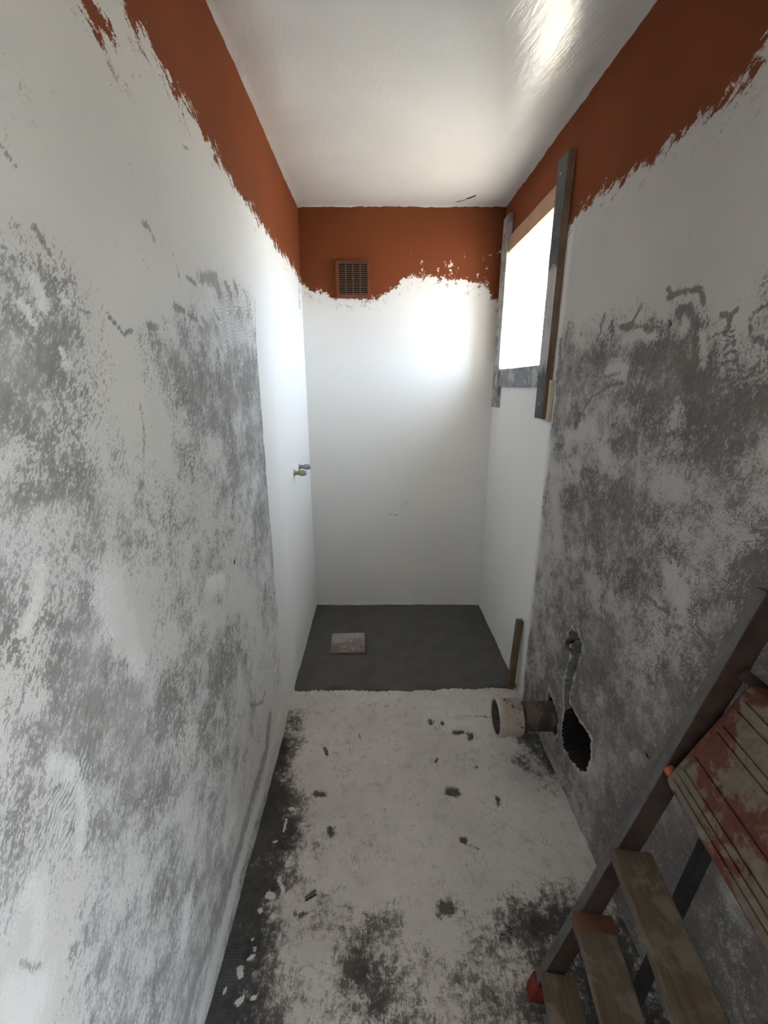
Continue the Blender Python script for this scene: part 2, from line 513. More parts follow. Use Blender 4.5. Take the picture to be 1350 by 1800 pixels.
# ------------------------------------------------------------ node helpers
class NT:
    def __init__(self, name):
        m = bpy.data.materials.new(name)
        m.use_nodes = True
        self.mat = m
        self.t = m.node_tree
        self.bsdf = self.t.nodes['Principled BSDF']
        self.geo = None

    def node(self, typ, **kw):
        n = self.t.nodes.new(typ)
        for k, v in kw.items():
            setattr(n, k, v)
        return n

    def put(self, sock, v):
        if isinstance(v, bpy.types.NodeSocket):
            self.t.links.new(v, sock)
        elif isinstance(v, (tuple, list)) and len(v) == 3 and sock.type == 'RGBA':
            sock.default_value = (*v, 1)
        else:
            sock.default_value = v

    def m(self, op, a, b=0.0, c=0.0, clamp=False):
        n = self.node('ShaderNodeMath', operation=op, use_clamp=clamp)
        for i, v in enumerate((a, b, c)):
            self.put(n.inputs[i], v)
        return n.outputs[0]

    def add(self, a, b): return self.m('ADD', a, b)
    def sub(self, a, b): return self.m('SUBTRACT', a, b)
    def mul(self, a, b): return self.m('MULTIPLY', a, b)
    def mx(self, a, b): return self.m('MAXIMUM', a, b)
    def mn(self, a, b): return self.m('MINIMUM', a, b)

    def step(self, x, lo, hi, a=0.0, b=1.0, smooth=True):
        n = self.node('ShaderNodeMapRange', interpolation_type='SMOOTHSTEP' if smooth else 'LINEAR')
        self.put(n.inputs[0], x)
        for i, v in enumerate((lo, hi, a, b)):
            self.put(n.inputs[i + 1], v)
        return n.outputs[0]

    def mix(self, f, a, b, blend='MIX'):
        n = self.node('ShaderNodeMix', data_type='RGBA', blend_type=blend)
        self.put(n.inputs[0], f)
        self.put(n.inputs[6], a)
        self.put(n.inputs[7], b)
        return n.outputs[2]

    def attr(self, name):
        return self.node('ShaderNodeAttribute', attribute_name=name).outputs['Fac']

    def pos(self, obj=False):
        if obj:
            return self.node('ShaderNodeTexCoord').outputs['Object']
        if not self.geo:
            self.geo = self.node('ShaderNodeNewGeometry')
        return self.geo.outputs['Position']

    def map(self, vec, rot=(0, 0, 0), scale=(1, 1, 1), loc=(0, 0, 0)):
        n = self.node('ShaderNodeMapping', vector_type='TEXTURE')
        self.put(n.inputs['Vector'], vec)
        n.inputs['Location'].default_value = loc
        n.inputs['Rotation'].default_value = rot
        n.inputs['Scale'].default_value = scale
        return n.outputs[0]

    def noise(self, vec, scale, detail=4.0, rough=0.55, dist=0.0, centre=True):
        n = self.node('ShaderNodeTexNoise')
        self.put(n.inputs['Vector'], vec)
        n.inputs['Scale'].default_value = scale
        n.inputs['Detail'].default_value = detail
        n.inputs['Roughness'].default_value = rough
        n.inputs['Distortion'].default_value = dist
        return self.sub(n.outputs['Fac'], 0.5) if centre else n.outputs['Fac']

    def vor(self, vec, scale, feature='F1', out='Distance', rnd=1.0):
        n = self.node('ShaderNodeTexVoronoi', feature=feature)
        self.put(n.inputs['Vector'], vec)
        n.inputs['Scale'].default_value = scale
        n.inputs['Randomness'].default_value = rnd
        return n.outputs[out]

    def sep(self, vec):
        n = self.node('ShaderNodeSeparateXYZ')
        self.put(n.inputs[0], vec)
        return n.outputs

    def bump(self, h, dist=0.001, strength=1.0):
        n = self.node('ShaderNodeBump')
        n.inputs['Strength'].default_value = strength
        n.inputs['Distance'].default_value = dist
        self.put(n.inputs['Height'], h)
        self.t.links.new(n.outputs[0], self.bsdf.inputs['Normal'])

    def done(self, color, rough=0.8, spec=0.3, metal=0.0):
        self.put(self.bsdf.inputs['Base Color'], color)
        self.put(self.bsdf.inputs['Roughness'], rough)
        self.put(self.bsdf.inputs['Specular IOR Level'], spec)
        self.put(self.bsdf.inputs['Metallic'], metal)
        return self.mat


RUST = (0.20, 0.054, 0.020)


def wall_mat(name, light, skim, dark, pink, rot, stretch, rough=0.85, spec=0.25, comb_rot=0.0, edge_rot=-22):
    """Skim plaster, scraped adhesive (attr dens/mark/lite), leftover rust paint (attr pd)."""
    n = NT(name)
    p = n.pos()
    warp = n.map(p, rot=rot, scale=stretch)
    lf = n.noise(p, 6.0, 3, 0.6)
    lf2 = n.noise(p, 2.3, 2, 0.5)
    mf = n.noise(warp, 74.0, 4, 0.76, 0.4)
    hf = n.noise(warp, 240.0, 3, 0.72)
    bf = n.noise(p, 17.0, 3, 0.6)
    dens, mark, lite, hole, pd, shower_bay = (n.attr(a) for a in ('dens', 'mark', 'lite', 'hole', 'pd', 'shower_bay'))
    # scraped adhesive
    d = n.sub(dens, n.mul(lite, 0.62))
    comb = n.attr('comb')
    pz = n.sep(n.map(p, rot=(rad(comb_rot), 0, 0)))
    wav = n.m('SINE', n.add(n.mul(pz[2], 760.0), n.add(n.mul(bf, 34.0), n.mul(lf, 40.0))))
    field = n.add(n.add(n.mul(lf, 0.6), n.mul(mf, 1.30)), n.add(n.mul(hf, 1.7), n.mul(bf, 0.7)))
    field = n.add(field, n.mul(n.mul(wav, comb), 0.17))
    x = n.add(n.sub(n.mul(d, 0.95), 0.41), field)
    m1 = n.step(x, -0.09, 0.11)
    gate = n.step(d, 0.03, 0.16)
    m1 = n.mul(m1, gate)
    m1 = n.mul(m1, n.step(n.add(n.add(n.mul(lf, 1.2), n.mul(bf, 1.0)), n.mul(dens, 0.8)), 0.0, 0.62, 0.62, 1.0))
    # trowel strokes and smears
    ms = n.step(n.add(mark, n.add(n.mul(mf, 1.6), n.add(n.mul(hf, 0.9), n.mul(bf, 0.8)))), 0.26, 0.60)
    m = n.mul(n.mx(m1, n.mul(ms, 0.95)), 1.0)
    # light colours
    base = n.mix(n.step(lf2, -0.12, 0.12), skim, tuple(c * 0.92 for c in skim))
    base = n.mix(shower_bay, base, (0.88, 0.855, 0.82))  # paler wall tone over the shower end
    fl = n.step(n.add(n.mul(hf, 1.2), n.mul(mf, 0.8)), -0.18, 0.14)
    scr = n.mix(fl, tuple(c * 0.66 for c in light), light)
    scr = n.mix(n.step(n.add(lf, mf), 0.02, 0.30), scr, pink)
    base = n.mix(n.step(n.add(dens, n.mul(bf, 0.5)), 0.18, 0.55), base, scr)
    base = n.mix(n.mul(n.step(n.add(lite, n.add(n.mul(mf, 0.8), n.mul(bf, 0.9))), 0.25, 0.85), 0.55), base, tuple(c * 0.88 for c in light))
    dk = n.mix(n.step(n.add(mf, lf), -0.2, 0.25), tuple(c * 1.45 for c in dark), dark)
    c = n.mix(m, base, dk)
    c = n.mix(n.step(hole, 0.4, 0.7), c, (0.020, 0.016, 0.013))
    # rust paint, brushed over at its edge
    e1 = n.noise(n.map(p, rot=(rad(edge_rot), 0, 0), scale=(1, 2.0, 0.75)), 34.0, 5, 0.76, 0.4)
    e = n.add(pd, n.add(n.mul(e1, 0.17), n.add(n.mul(hf, 0.05), n.mul(bf, 0.07))))
    pm = n.step(e, -0.003, 0.004)
    fleck = n.mul(n.step(n.add(e1, n.mul(hf, 0.5)), 0.09, 0.15), n.step(pd, -0.085, -0.005))
    fleck = n.mul(fleck, n.step(pd, 0.015, 0.0))
    pm = n.mx(pm, n.mul(fleck, 0.85))
    rust = n.mix(n.step(lf2, -0.15, 0.15), RUST, tuple(v * 0.86 for v in RUST))
    c = n.mix(pm, c, rust)
    n.bump(n.mul(n.add(n.mul(hf, 1.3), mf), n.step(dens, 0.0, 0.2, 0.12, 1.0)), 0.0025, 0.55)
    return n.done(c, rough, n.mix(pm, (spec,) * 3, (0.12,) * 3))


M = {}
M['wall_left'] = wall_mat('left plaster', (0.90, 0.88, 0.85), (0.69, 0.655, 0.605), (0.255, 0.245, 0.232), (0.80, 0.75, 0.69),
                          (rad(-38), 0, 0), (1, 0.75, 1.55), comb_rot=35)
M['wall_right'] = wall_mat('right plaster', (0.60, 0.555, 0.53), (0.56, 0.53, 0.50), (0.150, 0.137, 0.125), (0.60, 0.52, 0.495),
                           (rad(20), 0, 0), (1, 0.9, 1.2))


def back_mat():
    n = NT('back plaster')
    p = n.pos()
    lf2 = n.noise(p, 2.0, 3, 0.5)
    lf = n.noise(p, 7.0, 4, 0.6)
    mf = n.noise(p, 30.0, 5, 0.72, 0.3)
    hf = n.noise(p, 160.0, 2, 0.7)
    mark, pd = n.attr('mark'), n.attr('pd')
    c = n.mix(n.step(lf2, -0.15, 0.15), (0.87, 0.835, 0.79), (0.85, 0.81, 0.765))
    ms = n.step(n.add(mark, n.add(mf, n.mul(hf, 0.5))), 0.3, 0.7)
    c = n.mix(n.mul(ms, 0.75), c, (0.22, 0.21, 0.20))
    e = n.add(pd, n.add(n.mul(mf, 0.14), n.mul(hf, 0.04)))
    pm = n.step(e, -0.003, 0.004)
    x = n.sep(p)[0]
    # flaked patch in the right hand part of the painted band
    reg = n.mul(n.step(x, 0.12, 0.30), n.step(n.sep(p)[2], 2.22, 2.08))
    reg2 = n.mul(n.step(x, 0.40, 0.55), n.step(n.sep(p)[2], 2.26, 2.12))
    flake = n.step(n.add(n.add(n.mul(mf, 1.0), n.mul(lf, 0.8)), n.mul(reg, 0.05)), 0.150, 0.180)
    flake = n.mul(flake, n.mx(reg, reg2))
    fleck = n.mul(n.step(n.add(mf, n.mul(hf, 0.4)), 0.075, 0.125), n.mul(n.step(pd, -0.10, -0.005), n.step(pd, 0.012, 0.0)))
    fleck = n.mul(fleck, n.step(x, -0.1, 0.1, 0.5, 1.0))
    pm = n.mx(n.mul(pm, n.sub(1.0, flake)), n.mul(fleck, 0.85))
    c = n.mix(pm, c, n.mix(n.step(lf2, -0.15, 0.15), RUST, tuple(v * 0.9 for v in RUST)))
    n.bump(n.add(lf, n.mul(hf, 0.12)), 0.003, 0.35)
    return n.done(c, n.mix(pm, (0.36,) * 3, (0.6,) * 3), n.mix(pm, (0.14,) * 3, (0.12,) * 3))


M['wall_back'] = back_mat()


def ceiling_mat():
    n = NT('gloss ceiling paint')
    p = n.pos()
    lf = n.noise(p, 3.0, 3, 0.5)
    br = n.noise(n.map(p, rot=(0, 0, rad(12)), scale=(0.35, 2.2, 1)), 26.0, 3, 0.6)
    mark = n.attr('mark')
    c = n.mix(n.step(lf, -0.15, 0.15), (0.75, 0.725, 0.69), (0.71, 0.685, 0.65))
    c = n.mix(n.step(n.add(mark, n.mul(br, 0.4)), 0.3, 0.55), c, (0.10, 0.07, 0.05))
    n.bump(n.add(n.mul(br, 0.6), n.mul(lf, 1.2)), 0.004, 0.35)
    return n.done(c, 0.19, 0.5)


M['ceiling'] = ceiling_mat()


def floor_mat():
    n = NT('scraped concrete floor')
    p = n.pos()
    lf2 = n.noise(p, 2.6, 3, 0.5)
    lf = n.noise(p, 9.0, 4, 0.65)
    mf = n.noise(p, 55.0, 5, 0.74, 0.3)
    hf = n.noise(p, 230.0, 2, 0.7)
    scr = n.noise(n.map(p, scale=(0.18, 2.4, 1)), 60.0, 3, 0.65)
    dens, mark, lite = n.attr('dens'), n.attr('mark'), n.attr('lite')
    d = n.sub(dens, n.mul(lite, 1.6))
    field = n.add(n.add(n.mul(lf, 1.3), n.mul(mf, 1.1)), n.add(n.mul(hf, 0.4), n.mul(scr, 0.5)))
    x = n.add(n.sub(n.mul(d, 0.98), 0.39), field)
    m1 = n.mul(n.step(x, -0.16, 0.24), n.step(d, 0.03, 0.25))
    ms = n.step(n.add(mark, n.add(n.mul(mf, 1.3), n.mul(hf, 0.6))), 0.26, 0.70)
    # mesh imprint in the adhesive bed
    pp = n.sep(p)
    gx = n.m('ABSOLUTE', n.sub(n.m('FRACT', n.mul(pp[0], 140.0)), 0.5))
    gy = n.m('ABSOLUTE', n.sub(n.m('FRACT', n.mul(pp[1], 140.0)), 0.5))
    grid = n.step(n.mx(gx, gy), 0.38, 0.47)
    gmask = n.mul(n.step(n.noise(p, 11.0, 3, 0.5), -0.02, 0.12), n.step(dens, 0.35, 0.7))
    c = n.mix(n.step(n.add(lf2, n.mul(lf, 0.5)), -0.2, 0.2), (0.63, 0.575, 0.53), (0.74, 0.685, 0.64))
    c = n.mix(n.mul(n.step(scr, 0.02, 0.25), 0.22), c, (0.66, 0.63, 0.60))
    c = n.mix(n.mul(n.step(n.add(lf, mf), 0.05, 0.45), 0.35), c, (0.34, 0.295, 0.26))
    c = n.mix(n.mul(n.step(n.add(n.noise(p, 19.0, 5, 0.7, 0.3), n.mul(hf, 0.5)), 0.0, 0.26), 0.50), c, (0.30, 0.26, 0.225))
    c = n.mix(n.mul(n.step(n.add(n.noise(n.map(p, scale=(0.5, 1.6, 1)), 75.0, 4, 0.7), n.mul(lf, 0.7)), 0.08, 0.22), 0.5), c, (0.20, 0.175, 0.155))
    dk = n.mix(n.step(n.add(mf, lf), -0.2, 0.3), (0.085, 0.080, 0.075), (0.045, 0.042, 0.039))
    dk = n.mix(n.step(n.add(dens, n.mul(lf, 0.5)), 0.72, 0.35), dk, (0.19, 0.165, 0.145))
    dk = n.mix(n.mul(n.mul(grid, gmask), 0.55), dk, (0.16, 0.155, 0.15))
    c = n.mix(m1, c, dk)
    c = n.mix(n.mul(ms, 0.9), c, (0.055, 0.045, 0.038))
    c = n.mix(n.step(n.add(lite, n.add(n.mul(mf, 1.4), hf)), 0.40, 0.55), c, (0.60, 0.585, 0.57))
    n.bump(n.add(n.add(mf, n.mul(hf, 0.8)), n.mul(n.mul(grid, gmask), 0.3)), 0.0025, 0.6)
    return n.done(c, 0.85, 0.2)


M['floor'] = floor_mat()


def simple(name, c1, c2, scale=20, rough=0.7, spec=0.3, metal=0.0, bump=0.0, lo=-0.12, hi=0.12, detail=5, stretch=(1, 1, 1)):
    n = NT(name)
    p = n.map(n.pos(True), scale=stretch)
    f = n.noise(p, scale, detail, 0.65, 0.2)
    c = n.mix(n.step(f, lo, hi), c1, c2)
    if bump:
        n.bump(f, bump, 0.6)
    return n.done(c, rough, spec, metal)


def wood_mat(name, c1, c2, smear=None, amount=0.0, axis=2, rough=0.75, smear_scale=14):
    n = NT(name)
    p = n.pos(True)
    st = [1.0, 1.0, 1.0]
    st[axis] = 14.0
    g = n.noise(n.map(p, scale=tuple(st)), 130.0, 4, 0.6, 0.6)
    k = n.noise(p, 7.0, 3, 0.5)
    c = n.mix(n.step(n.add(g, n.mul(k, 0.6)), -0.22, 0.22), c1, c2)
    h = g
    if smear:
        s = n.noise(p, smear_scale, 6, 0.68, 0.3)
        sm = n.step(n.add(s, amount), -0.05, 0.07)
        c = n.mix(sm, c, smear)
        h = n.add(g, sm)
    n.bump(h, 0.0012, 0.5)
    return n.done(c, rough, 0.2)


M['screed'] = simple('wet cement screed', (0.095, 0.090, 0.081), (0.115, 0.108, 0.098), 9, 0.75, 0.3, bump=0.002)
M['reveal'] = simple('cream reveal plaster', (0.78, 0.74, 0.66), (0.72, 0.69, 0.62), 6, 0.85, 0.2)
M['outside'] = simple('outside render', (0.55, 0.52, 0.46), (0.50, 0.47, 0.42), 3, 0.9, 0.2)
M['ground'] = simple('pale yard concrete', (0.54, 0.47, 0.37), (0.46, 0.41, 0.33), 1.5, 0.9, 0.2)
M['upvc'] = simple('white window frame', (0.80, 0.80, 0.79), (0.76, 0.76, 0.75), 5, 0.35, 0.5)
M['rear'] = simple('rear plaster', (0.55, 0.54, 0.52), (0.48, 0.47, 0.45), 4, 0.85, 0.2)
M['cement_wood'] = wood_mat('cement coated board', (0.085, 0.088, 0.088), (0.13, 0.13, 0.128), (0.30, 0.295, 0.28), -0.10)
M['pale_board'] = wood_mat('mortar smeared board', (0.20, 0.19, 0.175), (0.30, 0.285, 0.265), (0.42, 0.405, 0.385), 0.03)
M['sill_wood'] = wood_mat('grey sawn board', (0.20, 0.215, 0.225), (0.30, 0.315, 0.325), (0.46, 0.47, 0.47), -0.03, axis=1)
M['raw_wood'] = wood_mat('raw brown wood', (0.16, 0.10, 0.064), (0.26, 0.17, 0.115))
M['lintel_wood'] = wood_mat('light brown board', (0.38, 0.235, 0.145), (0.46, 0.295, 0.19), axis=1)
M['light_wood'] = wood_mat('pale wood strip', (0.52, 0.42, 0.31), (0.62, 0.52, 0.40))
M['stake_wood'] = wood_mat('stake wood', (0.12, 0.080, 0.042), (0.19, 0.135, 0.075))
M["rail"] = simple("worn brown rail", (0.036, 0.020, 0.015), (0.062, 0.038, 0.030), 16, 0.5, 0.4, bump=0.0006)
M['rail_front'] = simple('dusty grey rail edge', (0.095, 0.085, 0.082), (0.14, 0.13, 0.125), 22, 0.6, 0.3, bump=0.0006)
M['dark_rail'] = simple('dark rear leg', (0.020, 0.018, 0.017), (0.034, 0.031, 0.029), 16, 0.6, 0.3)
M['tread'] = wood_mat('dusty wooden tread', (0.105, 0.078, 0.052), (0.155, 0.122, 0.087), (0.185, 0.155, 0.120), -0.02, axis=1)
M['orange'] = simple('orange plastic', (0.42, 0.10, 0.03), (0.32, 0.08, 0.03), 30, 0.5, 0.4)
M['red_cap'] = simple('red foot cap', (0.22, 0.026, 0.014), (0.15, 0.024, 0.015), 40, 0.5, 0.4)
M['tape'] = simple('faded orange tape', (0.17, 0.066, 0.036), (0.13, 0.066, 0.042), 30, 0.6, 0.3)
M['steel'] = simple('dull steel', (0.45, 0.45, 0.44), (0.35, 0.35, 0.34), 60, 0.4, 0.5, metal=0.8)
M['brass'] = simple('dusty brass', (0.30, 0.235, 0.13), (0.38, 0.33, 0.22), 120, 0.45, 0.5, metal=0.6)
M['chrome'] = simple('dull chrome', (0.36, 0.37, 0.37), (0.26, 0.27, 0.27), 90, 0.35, 0.5, metal=0.7)
M['void'] = simple('dark void', (0.012, 0.011, 0.010), (0.02, 0.018, 0.016), 30, 0.9, 0.1)
M['crumb'] = simple('mortar crumb', (0.20, 0.17, 0.14), (0.10, 0.085, 0.07), 60, 0.9, 0.1, bump=0.002)
M['chip'] = simple('white plaster flake', (0.62, 0.60, 0.56), (0.50, 0.47, 0.43), 60, 0.9, 0.1, bump=0.001)
M['vent'] = simple('painted vent', tuple(v * 0.95 for v in RUST), tuple(v * 0.8 for v in RUST), 30, 0.55, 0.3)
M['slat'] = simple('dusty vent slat', (0.125, 0.072, 0.042), (0.17, 0.105, 0.066), 60, 0.6, 0.3)
M['lead'] = simple('old lead pipe', (0.055, 0.05, 0.048), (0.095, 0.085, 0.08), 40, 0.55, 0.4)


def glass_mat():
    m = bpy.data.materials.new('window glass')
    m.use_nodes = True
    t = m.node_tree
    t.nodes.clear()
    out = t.nodes.new('ShaderNodeOutputMaterial')
    tr = t.nodes.new('ShaderNodeBsdfTransparent')
    gl = t.nodes.new('ShaderNodeBsdfGlossy')
    gl.inputs['Roughness'].default_value = 0.02
    mx = t.nodes.new('ShaderNodeMixShader')
    mx.inputs[0].default_value = 0.05
    t.links.new(tr.outputs[0], mx.inputs[1])
    t.links.new(gl.outputs[0], mx.inputs[2])
    t.links.new(mx.outputs[0], out.inputs[0])
    return m


M['glass'] = glass_mat()


def collar_mat():
    n = NT('cream plastic collar')
    p = n.pos(True)
    s = n.noise(p, 85.0, 4, 0.7, 0.4)
    l = n.noise(p, 14.0, 3, 0.5)
    spot = n.step(n.add(s, n.mul(l, 0.7)), 0.115, 0.155)
    c = n.mix(n.step(l, -0.1, 0.2), (0.52, 0.455, 0.375), (0.42, 0.36, 0.29))
    c = n.mix(spot, c, (0.07, 0.045, 0.03))
    return n.done(c, 0.5, 0.4)


def pipe_mat():
    n = NT('stained soil pipe')
    p = n.pos(True)
    l = n.noise(n.map(p, scale=(0.6, 1.2, 1.2)), 16.0, 4, 0.6, 0.8)
    h = n.noise(p, 90.0, 4, 0.7)
    c = n.mix(n.step(l, -0.10, 0.10), (0.045, 0.028, 0.020), (0.115, 0.090, 0.070))
    c = n.mix(n.step(n.add(h, n.mul(l, 0.6)), 0.16, 0.22), c, (0.24, 0.22, 0.19))
    n.bump(h, 0.001, 0.4)
    return n.done(c, 0.6, 0.3)


def tile_mat():
    n = NT('mortar smeared tile')
    p = n.pos(True)
    l = n.noise(p, 13.0, 5, 0.65, 0.6)
    y = n.sep(p)[1]
    h = n.noise(n.map(p, scale=(2.2, 0.8, 1)), 70.0, 4, 0.6)
    c = n.mix(n.step(n.add(l, n.mul(y, 2.2)), -0.12, 0.16), (0.20, 0.145, 0.135), (0.40, 0.37, 0.34))
    c = n.mix(n.step(n.add(h, n.mul(l, 0.5)), 0.18, 0.24), c, (0.62, 0.60, 0.57))
    n.bump(n.add(h, l), 0.0012, 0.5)
    return n.done(c, 0.55, 0.4)


def platform_mat():
    n = NT('red plastic under dry plaster')
    p = n.pos(True)
    l = n.noise(p, 9.0, 3, 0.5, 0.4)
    s = n.noise(p, 48.0, 6, 0.7, 0.3)
    sp = n.noise(p, 120.0, 3, 0.6)
    edge = n.attr('edge')
    m = n.step(n.sub(n.add(l, n.mul(s, 0.65)), n.mul(edge, 0.30)), -0.10, 0.02)
    red = n.mix(n.step(s, -0.15, 0.2), (0.105, 0.030, 0.020), (0.150, 0.050, 0.035))
    pls = n.mix(n.step(s, -0.2, 0.2), (0.125, 0.098, 0.072), (0.185, 0.150, 0.115))
    c = n.mix(m, red, pls)
    c = n.mix(n.step(n.add(sp, n.mul(s, 0.5)), 0.27, 0.31), c, (0.36, 0.31, 0.26))
    n.bump(n.add(n.mul(m, 0.6), s), 0.0015, 0.5)
    return n.done(c, 0.65, 0.3)


M['collar'], M['pipe'], M['tile'], M['platform'] = collar_mat(), pipe_mat(), tile_mat(), platform_mat()


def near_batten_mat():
    """old shuttering board: dark above, pale from mid height down, dark again at the foot"""
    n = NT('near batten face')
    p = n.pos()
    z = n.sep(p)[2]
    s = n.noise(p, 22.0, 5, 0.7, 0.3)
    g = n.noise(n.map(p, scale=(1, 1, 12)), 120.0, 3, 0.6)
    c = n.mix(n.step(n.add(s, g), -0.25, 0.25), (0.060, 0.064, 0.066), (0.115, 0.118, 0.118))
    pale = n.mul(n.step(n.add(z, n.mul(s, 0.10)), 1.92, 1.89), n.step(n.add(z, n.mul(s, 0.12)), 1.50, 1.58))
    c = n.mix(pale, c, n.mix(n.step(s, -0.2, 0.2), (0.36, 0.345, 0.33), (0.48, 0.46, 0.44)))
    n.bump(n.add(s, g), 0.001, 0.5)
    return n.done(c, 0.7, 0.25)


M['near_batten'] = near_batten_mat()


# ------------------------------------------------------------ mesh helpers
def link(o, parent=None):
    col.objects.link(o)
    if parent:
        o.parent = parent
    return o


def tag(o, label, cat, group=None):
    o['label'] = label
    o['category'] = cat
    if group:
        o['group'] = group
    return o


def struct(o, label=None):
    o['kind'] = 'structure'
    if label:
        o['label'] = label
    return o


def empty(name, loc=(0, 0, 0), rz=0.0):
    o = bpy.data.objects.new(name, None)
    o.empty_display_size = 0.05
    o.location = loc
    o.rotation_euler = (0, 0, rz)
    col.objects.link(o)
    return o


def mesh_obj(name, bm, mat, parent=None, smooth=False):
    me = bpy.data.meshes.new(name)
    bmesh.ops.recalc_face_normals(bm, faces=bm.faces)
    bm.to_mesh(me)
    bm.free()
    for mm in (mat if isinstance(mat, (list, tuple)) else [mat]):
        me.materials.append(M[mm])
    if smooth:
        for f in me.polygons:
            f.use_smooth = True
    return link(bpy.data.objects.new(name, me), parent)


def bm_box(bm, c, s, rot=None, bevel=0.0, seg=2):
    r = bmesh.ops.create_cube(bm, size=1.0)
    vs = r['verts']
    mt = Matrix.Translation(c) @ ((rot.to_4x4()) if rot else Matrix()) @ Matrix.Diagonal((s[0], s[1], s[2], 1))
    bmesh.ops.transform(bm, matrix=mt, verts=vs)
    if bevel:
        es = list({e for v in vs for e in v.link_edges})
        bmesh.ops.bevel(bm, geom=es, offset=bevel, segments=seg, affect='EDGES', profile=0.6)
    return vs


def box(name, lo, hi, mat, parent=None, bevel=0.0, rough=0.0, cuts=0, seed=1):
    bm = bmesh.new()
    c = [(a + b) / 2 for a, b in zip(lo, hi)]
    s = [b - a for a, b in zip(lo, hi)]
    bm_box(bm, c, s, None, bevel)
    if cuts:
        bmesh.ops.subdivide_edges(bm, edges=[e for e in bm.edges if e.calc_length() > max(s) * 0.5], cuts=cuts, use_grid_fill=True)
    if rough:
        rnd = random.Random(seed)
        for v in bm.verts:
            v.co += Vector([(rnd.random() - 0.5) * rough for _ in range(3)])
    return mesh_obj(name, bm, mat, parent)


def lathe(name, prof, mat, parent=None, n=32, axis='X', close=False):
    """prof: list of (along, radius)"""
    bm = bmesh.new()
    rings = []
    for a, r in prof:
        ring = []
        for i in range(n):
            t = 2 * math.pi * i / n
            u, w = r * math.cos(t), r * math.sin(t)
            co = {'X': (a, u, w), 'Y': (u, a, w), 'Z': (u, w, a)}[axis]
            ring.append(bm.verts.new(co))
        rings.append(ring)
    for q in range(len(rings) - 1):
        for i in range(n):
            j = (i + 1) % n
            bm.faces.new((rings[q][i], rings[q][j], rings[q + 1][j], rings[q + 1][i]))
    if close:
        bm.faces.new(rings[0])
        bm.faces.new(rings[-1])
    return mesh_obj(name, bm, mat, parent, smooth=True)


def tube(name, pts, r, mat, parent=None, n=12):
    cu = bpy.data.curves.new(name, 'CURVE')
    cu.dimensions = '3D'
    sp = cu.splines.new('POLY')
    sp.points.add(len(pts) - 1)
    for q, p in zip(sp.points, pts):
        q.co = (*p, 1)
    cu.bevel_depth = r
    cu.bevel_resolution = n // 4
    cu.use_fill_caps = True
    tmp = bpy.data.objects.new('tmp', cu)
    me = bpy.data.meshes.new_from_object(tmp)
    bpy.data.objects.remove(tmp)
    me.name = name
    me.materials.clear()
    me.materials.append(M[mat])
    for f in me.polygons:
        f.use_smooth = True
    return link(bpy.data.objects.new(name, me), parent)


def axis_lines(*segs):
    a = []
    for lo, hi, st in segs:
        a.append(np.linspace(lo, hi, max(1, int(round((hi - lo) / st))) + 1))
    return np.unique(np.round(np.concatenate(a), 5))


def grid_mesh(name, us, vs, fn, mat, attrs=None, keep=None, flip=False, smooth=True):
    """dense sheet; fn(U, V) -> xyz; attrs {name: array}; keep(Uc, Vc) -> mask of faces"""
    U, V = np.meshgrid(us, vs, indexing='ij')
    co = np.stack(fn(U, V), -1).reshape(-1, 3)
    nu, nv = len(us), len(vs)
    idx = np.arange(nu * nv).reshape(nu, nv)
    q = np.stack((idx[:-1, :-1], idx[1:, :-1], idx[1:, 1:], idx[:-1, 1:]), -1).reshape(-1, 4)
    if flip:
        q = q[:, ::-1]
    if keep is not None:
        uc = ((us[1:] + us[:-1]) / 2)[:, None] + 0 * vs[None, :-1]
        vc = ((vs[1:] + vs[:-1]) / 2)[None, :] + 0 * us[:-1, None]
        q = q[keep(uc, vc).reshape(-1)]
    me = bpy.data.meshes.new(name)
    me.vertices.add(len(co))
    me.vertices.foreach_set('co', co.astype(np.float32).ravel())
    me.loops.add(q.size)
    me.loops.foreach_set('vertex_index', q.astype(np.int32).ravel())
    me.polygons.add(len(q))
    me.polygons.foreach_set('loop_start', np.arange(0, q.size, 4, dtype=np.int32))
    me.polygons.foreach_set('use_smooth', np.full(len(q), smooth))
    me.update(calc_edges=True)
    for k, a in (attrs or {}).items():
        at = me.attributes.new(k, 'FLOAT', 'POINT')
        at.data.foreach_set('value', np.asarray(a, np.float32).ravel())
    me.materials.append(M[mat])
    return link(bpy.data.objects.new(name, me))


# smooth value noise for relief in numpy
def vnoise(U, V, sc, seed):
    r = np.random.RandomState(seed)
    t = r.rand(128, 128)
    x, y = U * sc, V * sc
    i, j = np.floor(x).astype(int), np.floor(y).astype(int)
    fx, fy = x - i, y - j
    fx, fy = fx * fx * (3 - 2 * fx), fy * fy * (3 - 2 * fy)
    g = lambda a, b: t[a % 128, b % 128]
    return (g(i, j) * (1 - fx) + g(i + 1, j) * fx) * (1 - fy) + (g(i, j + 1) * (1 - fx) + g(i + 1, j + 1) * fx) * fy - 0.5


def fbm(U, V, sc, seed, oct=3):
    return sum(vnoise(U, V, sc * 2 ** k, seed + k) * 0.5 ** k for k in range(oct))


def table_field(T, U, V, u0, v0, st=0.05):
    A = np.array([[int(c) for c in r] for r in T], float) / 9.0
    gx = np.clip((U - u0) / st, 0, A.shape[1] - 1.001)
    gy = np.clip((V - v0) / st, 0, A.shape[0] - 1.001)
    i, j = gx.astype(int), gy.astype(int)
    fx, fy = gx - i, gy - j
    return (A[j, i] * (1 - fx) + A[j, i + 1] * fx) * (1 - fy) + (A[j + 1, i] * (1 - fx) + A[j + 1, i + 1] * fx) * fy


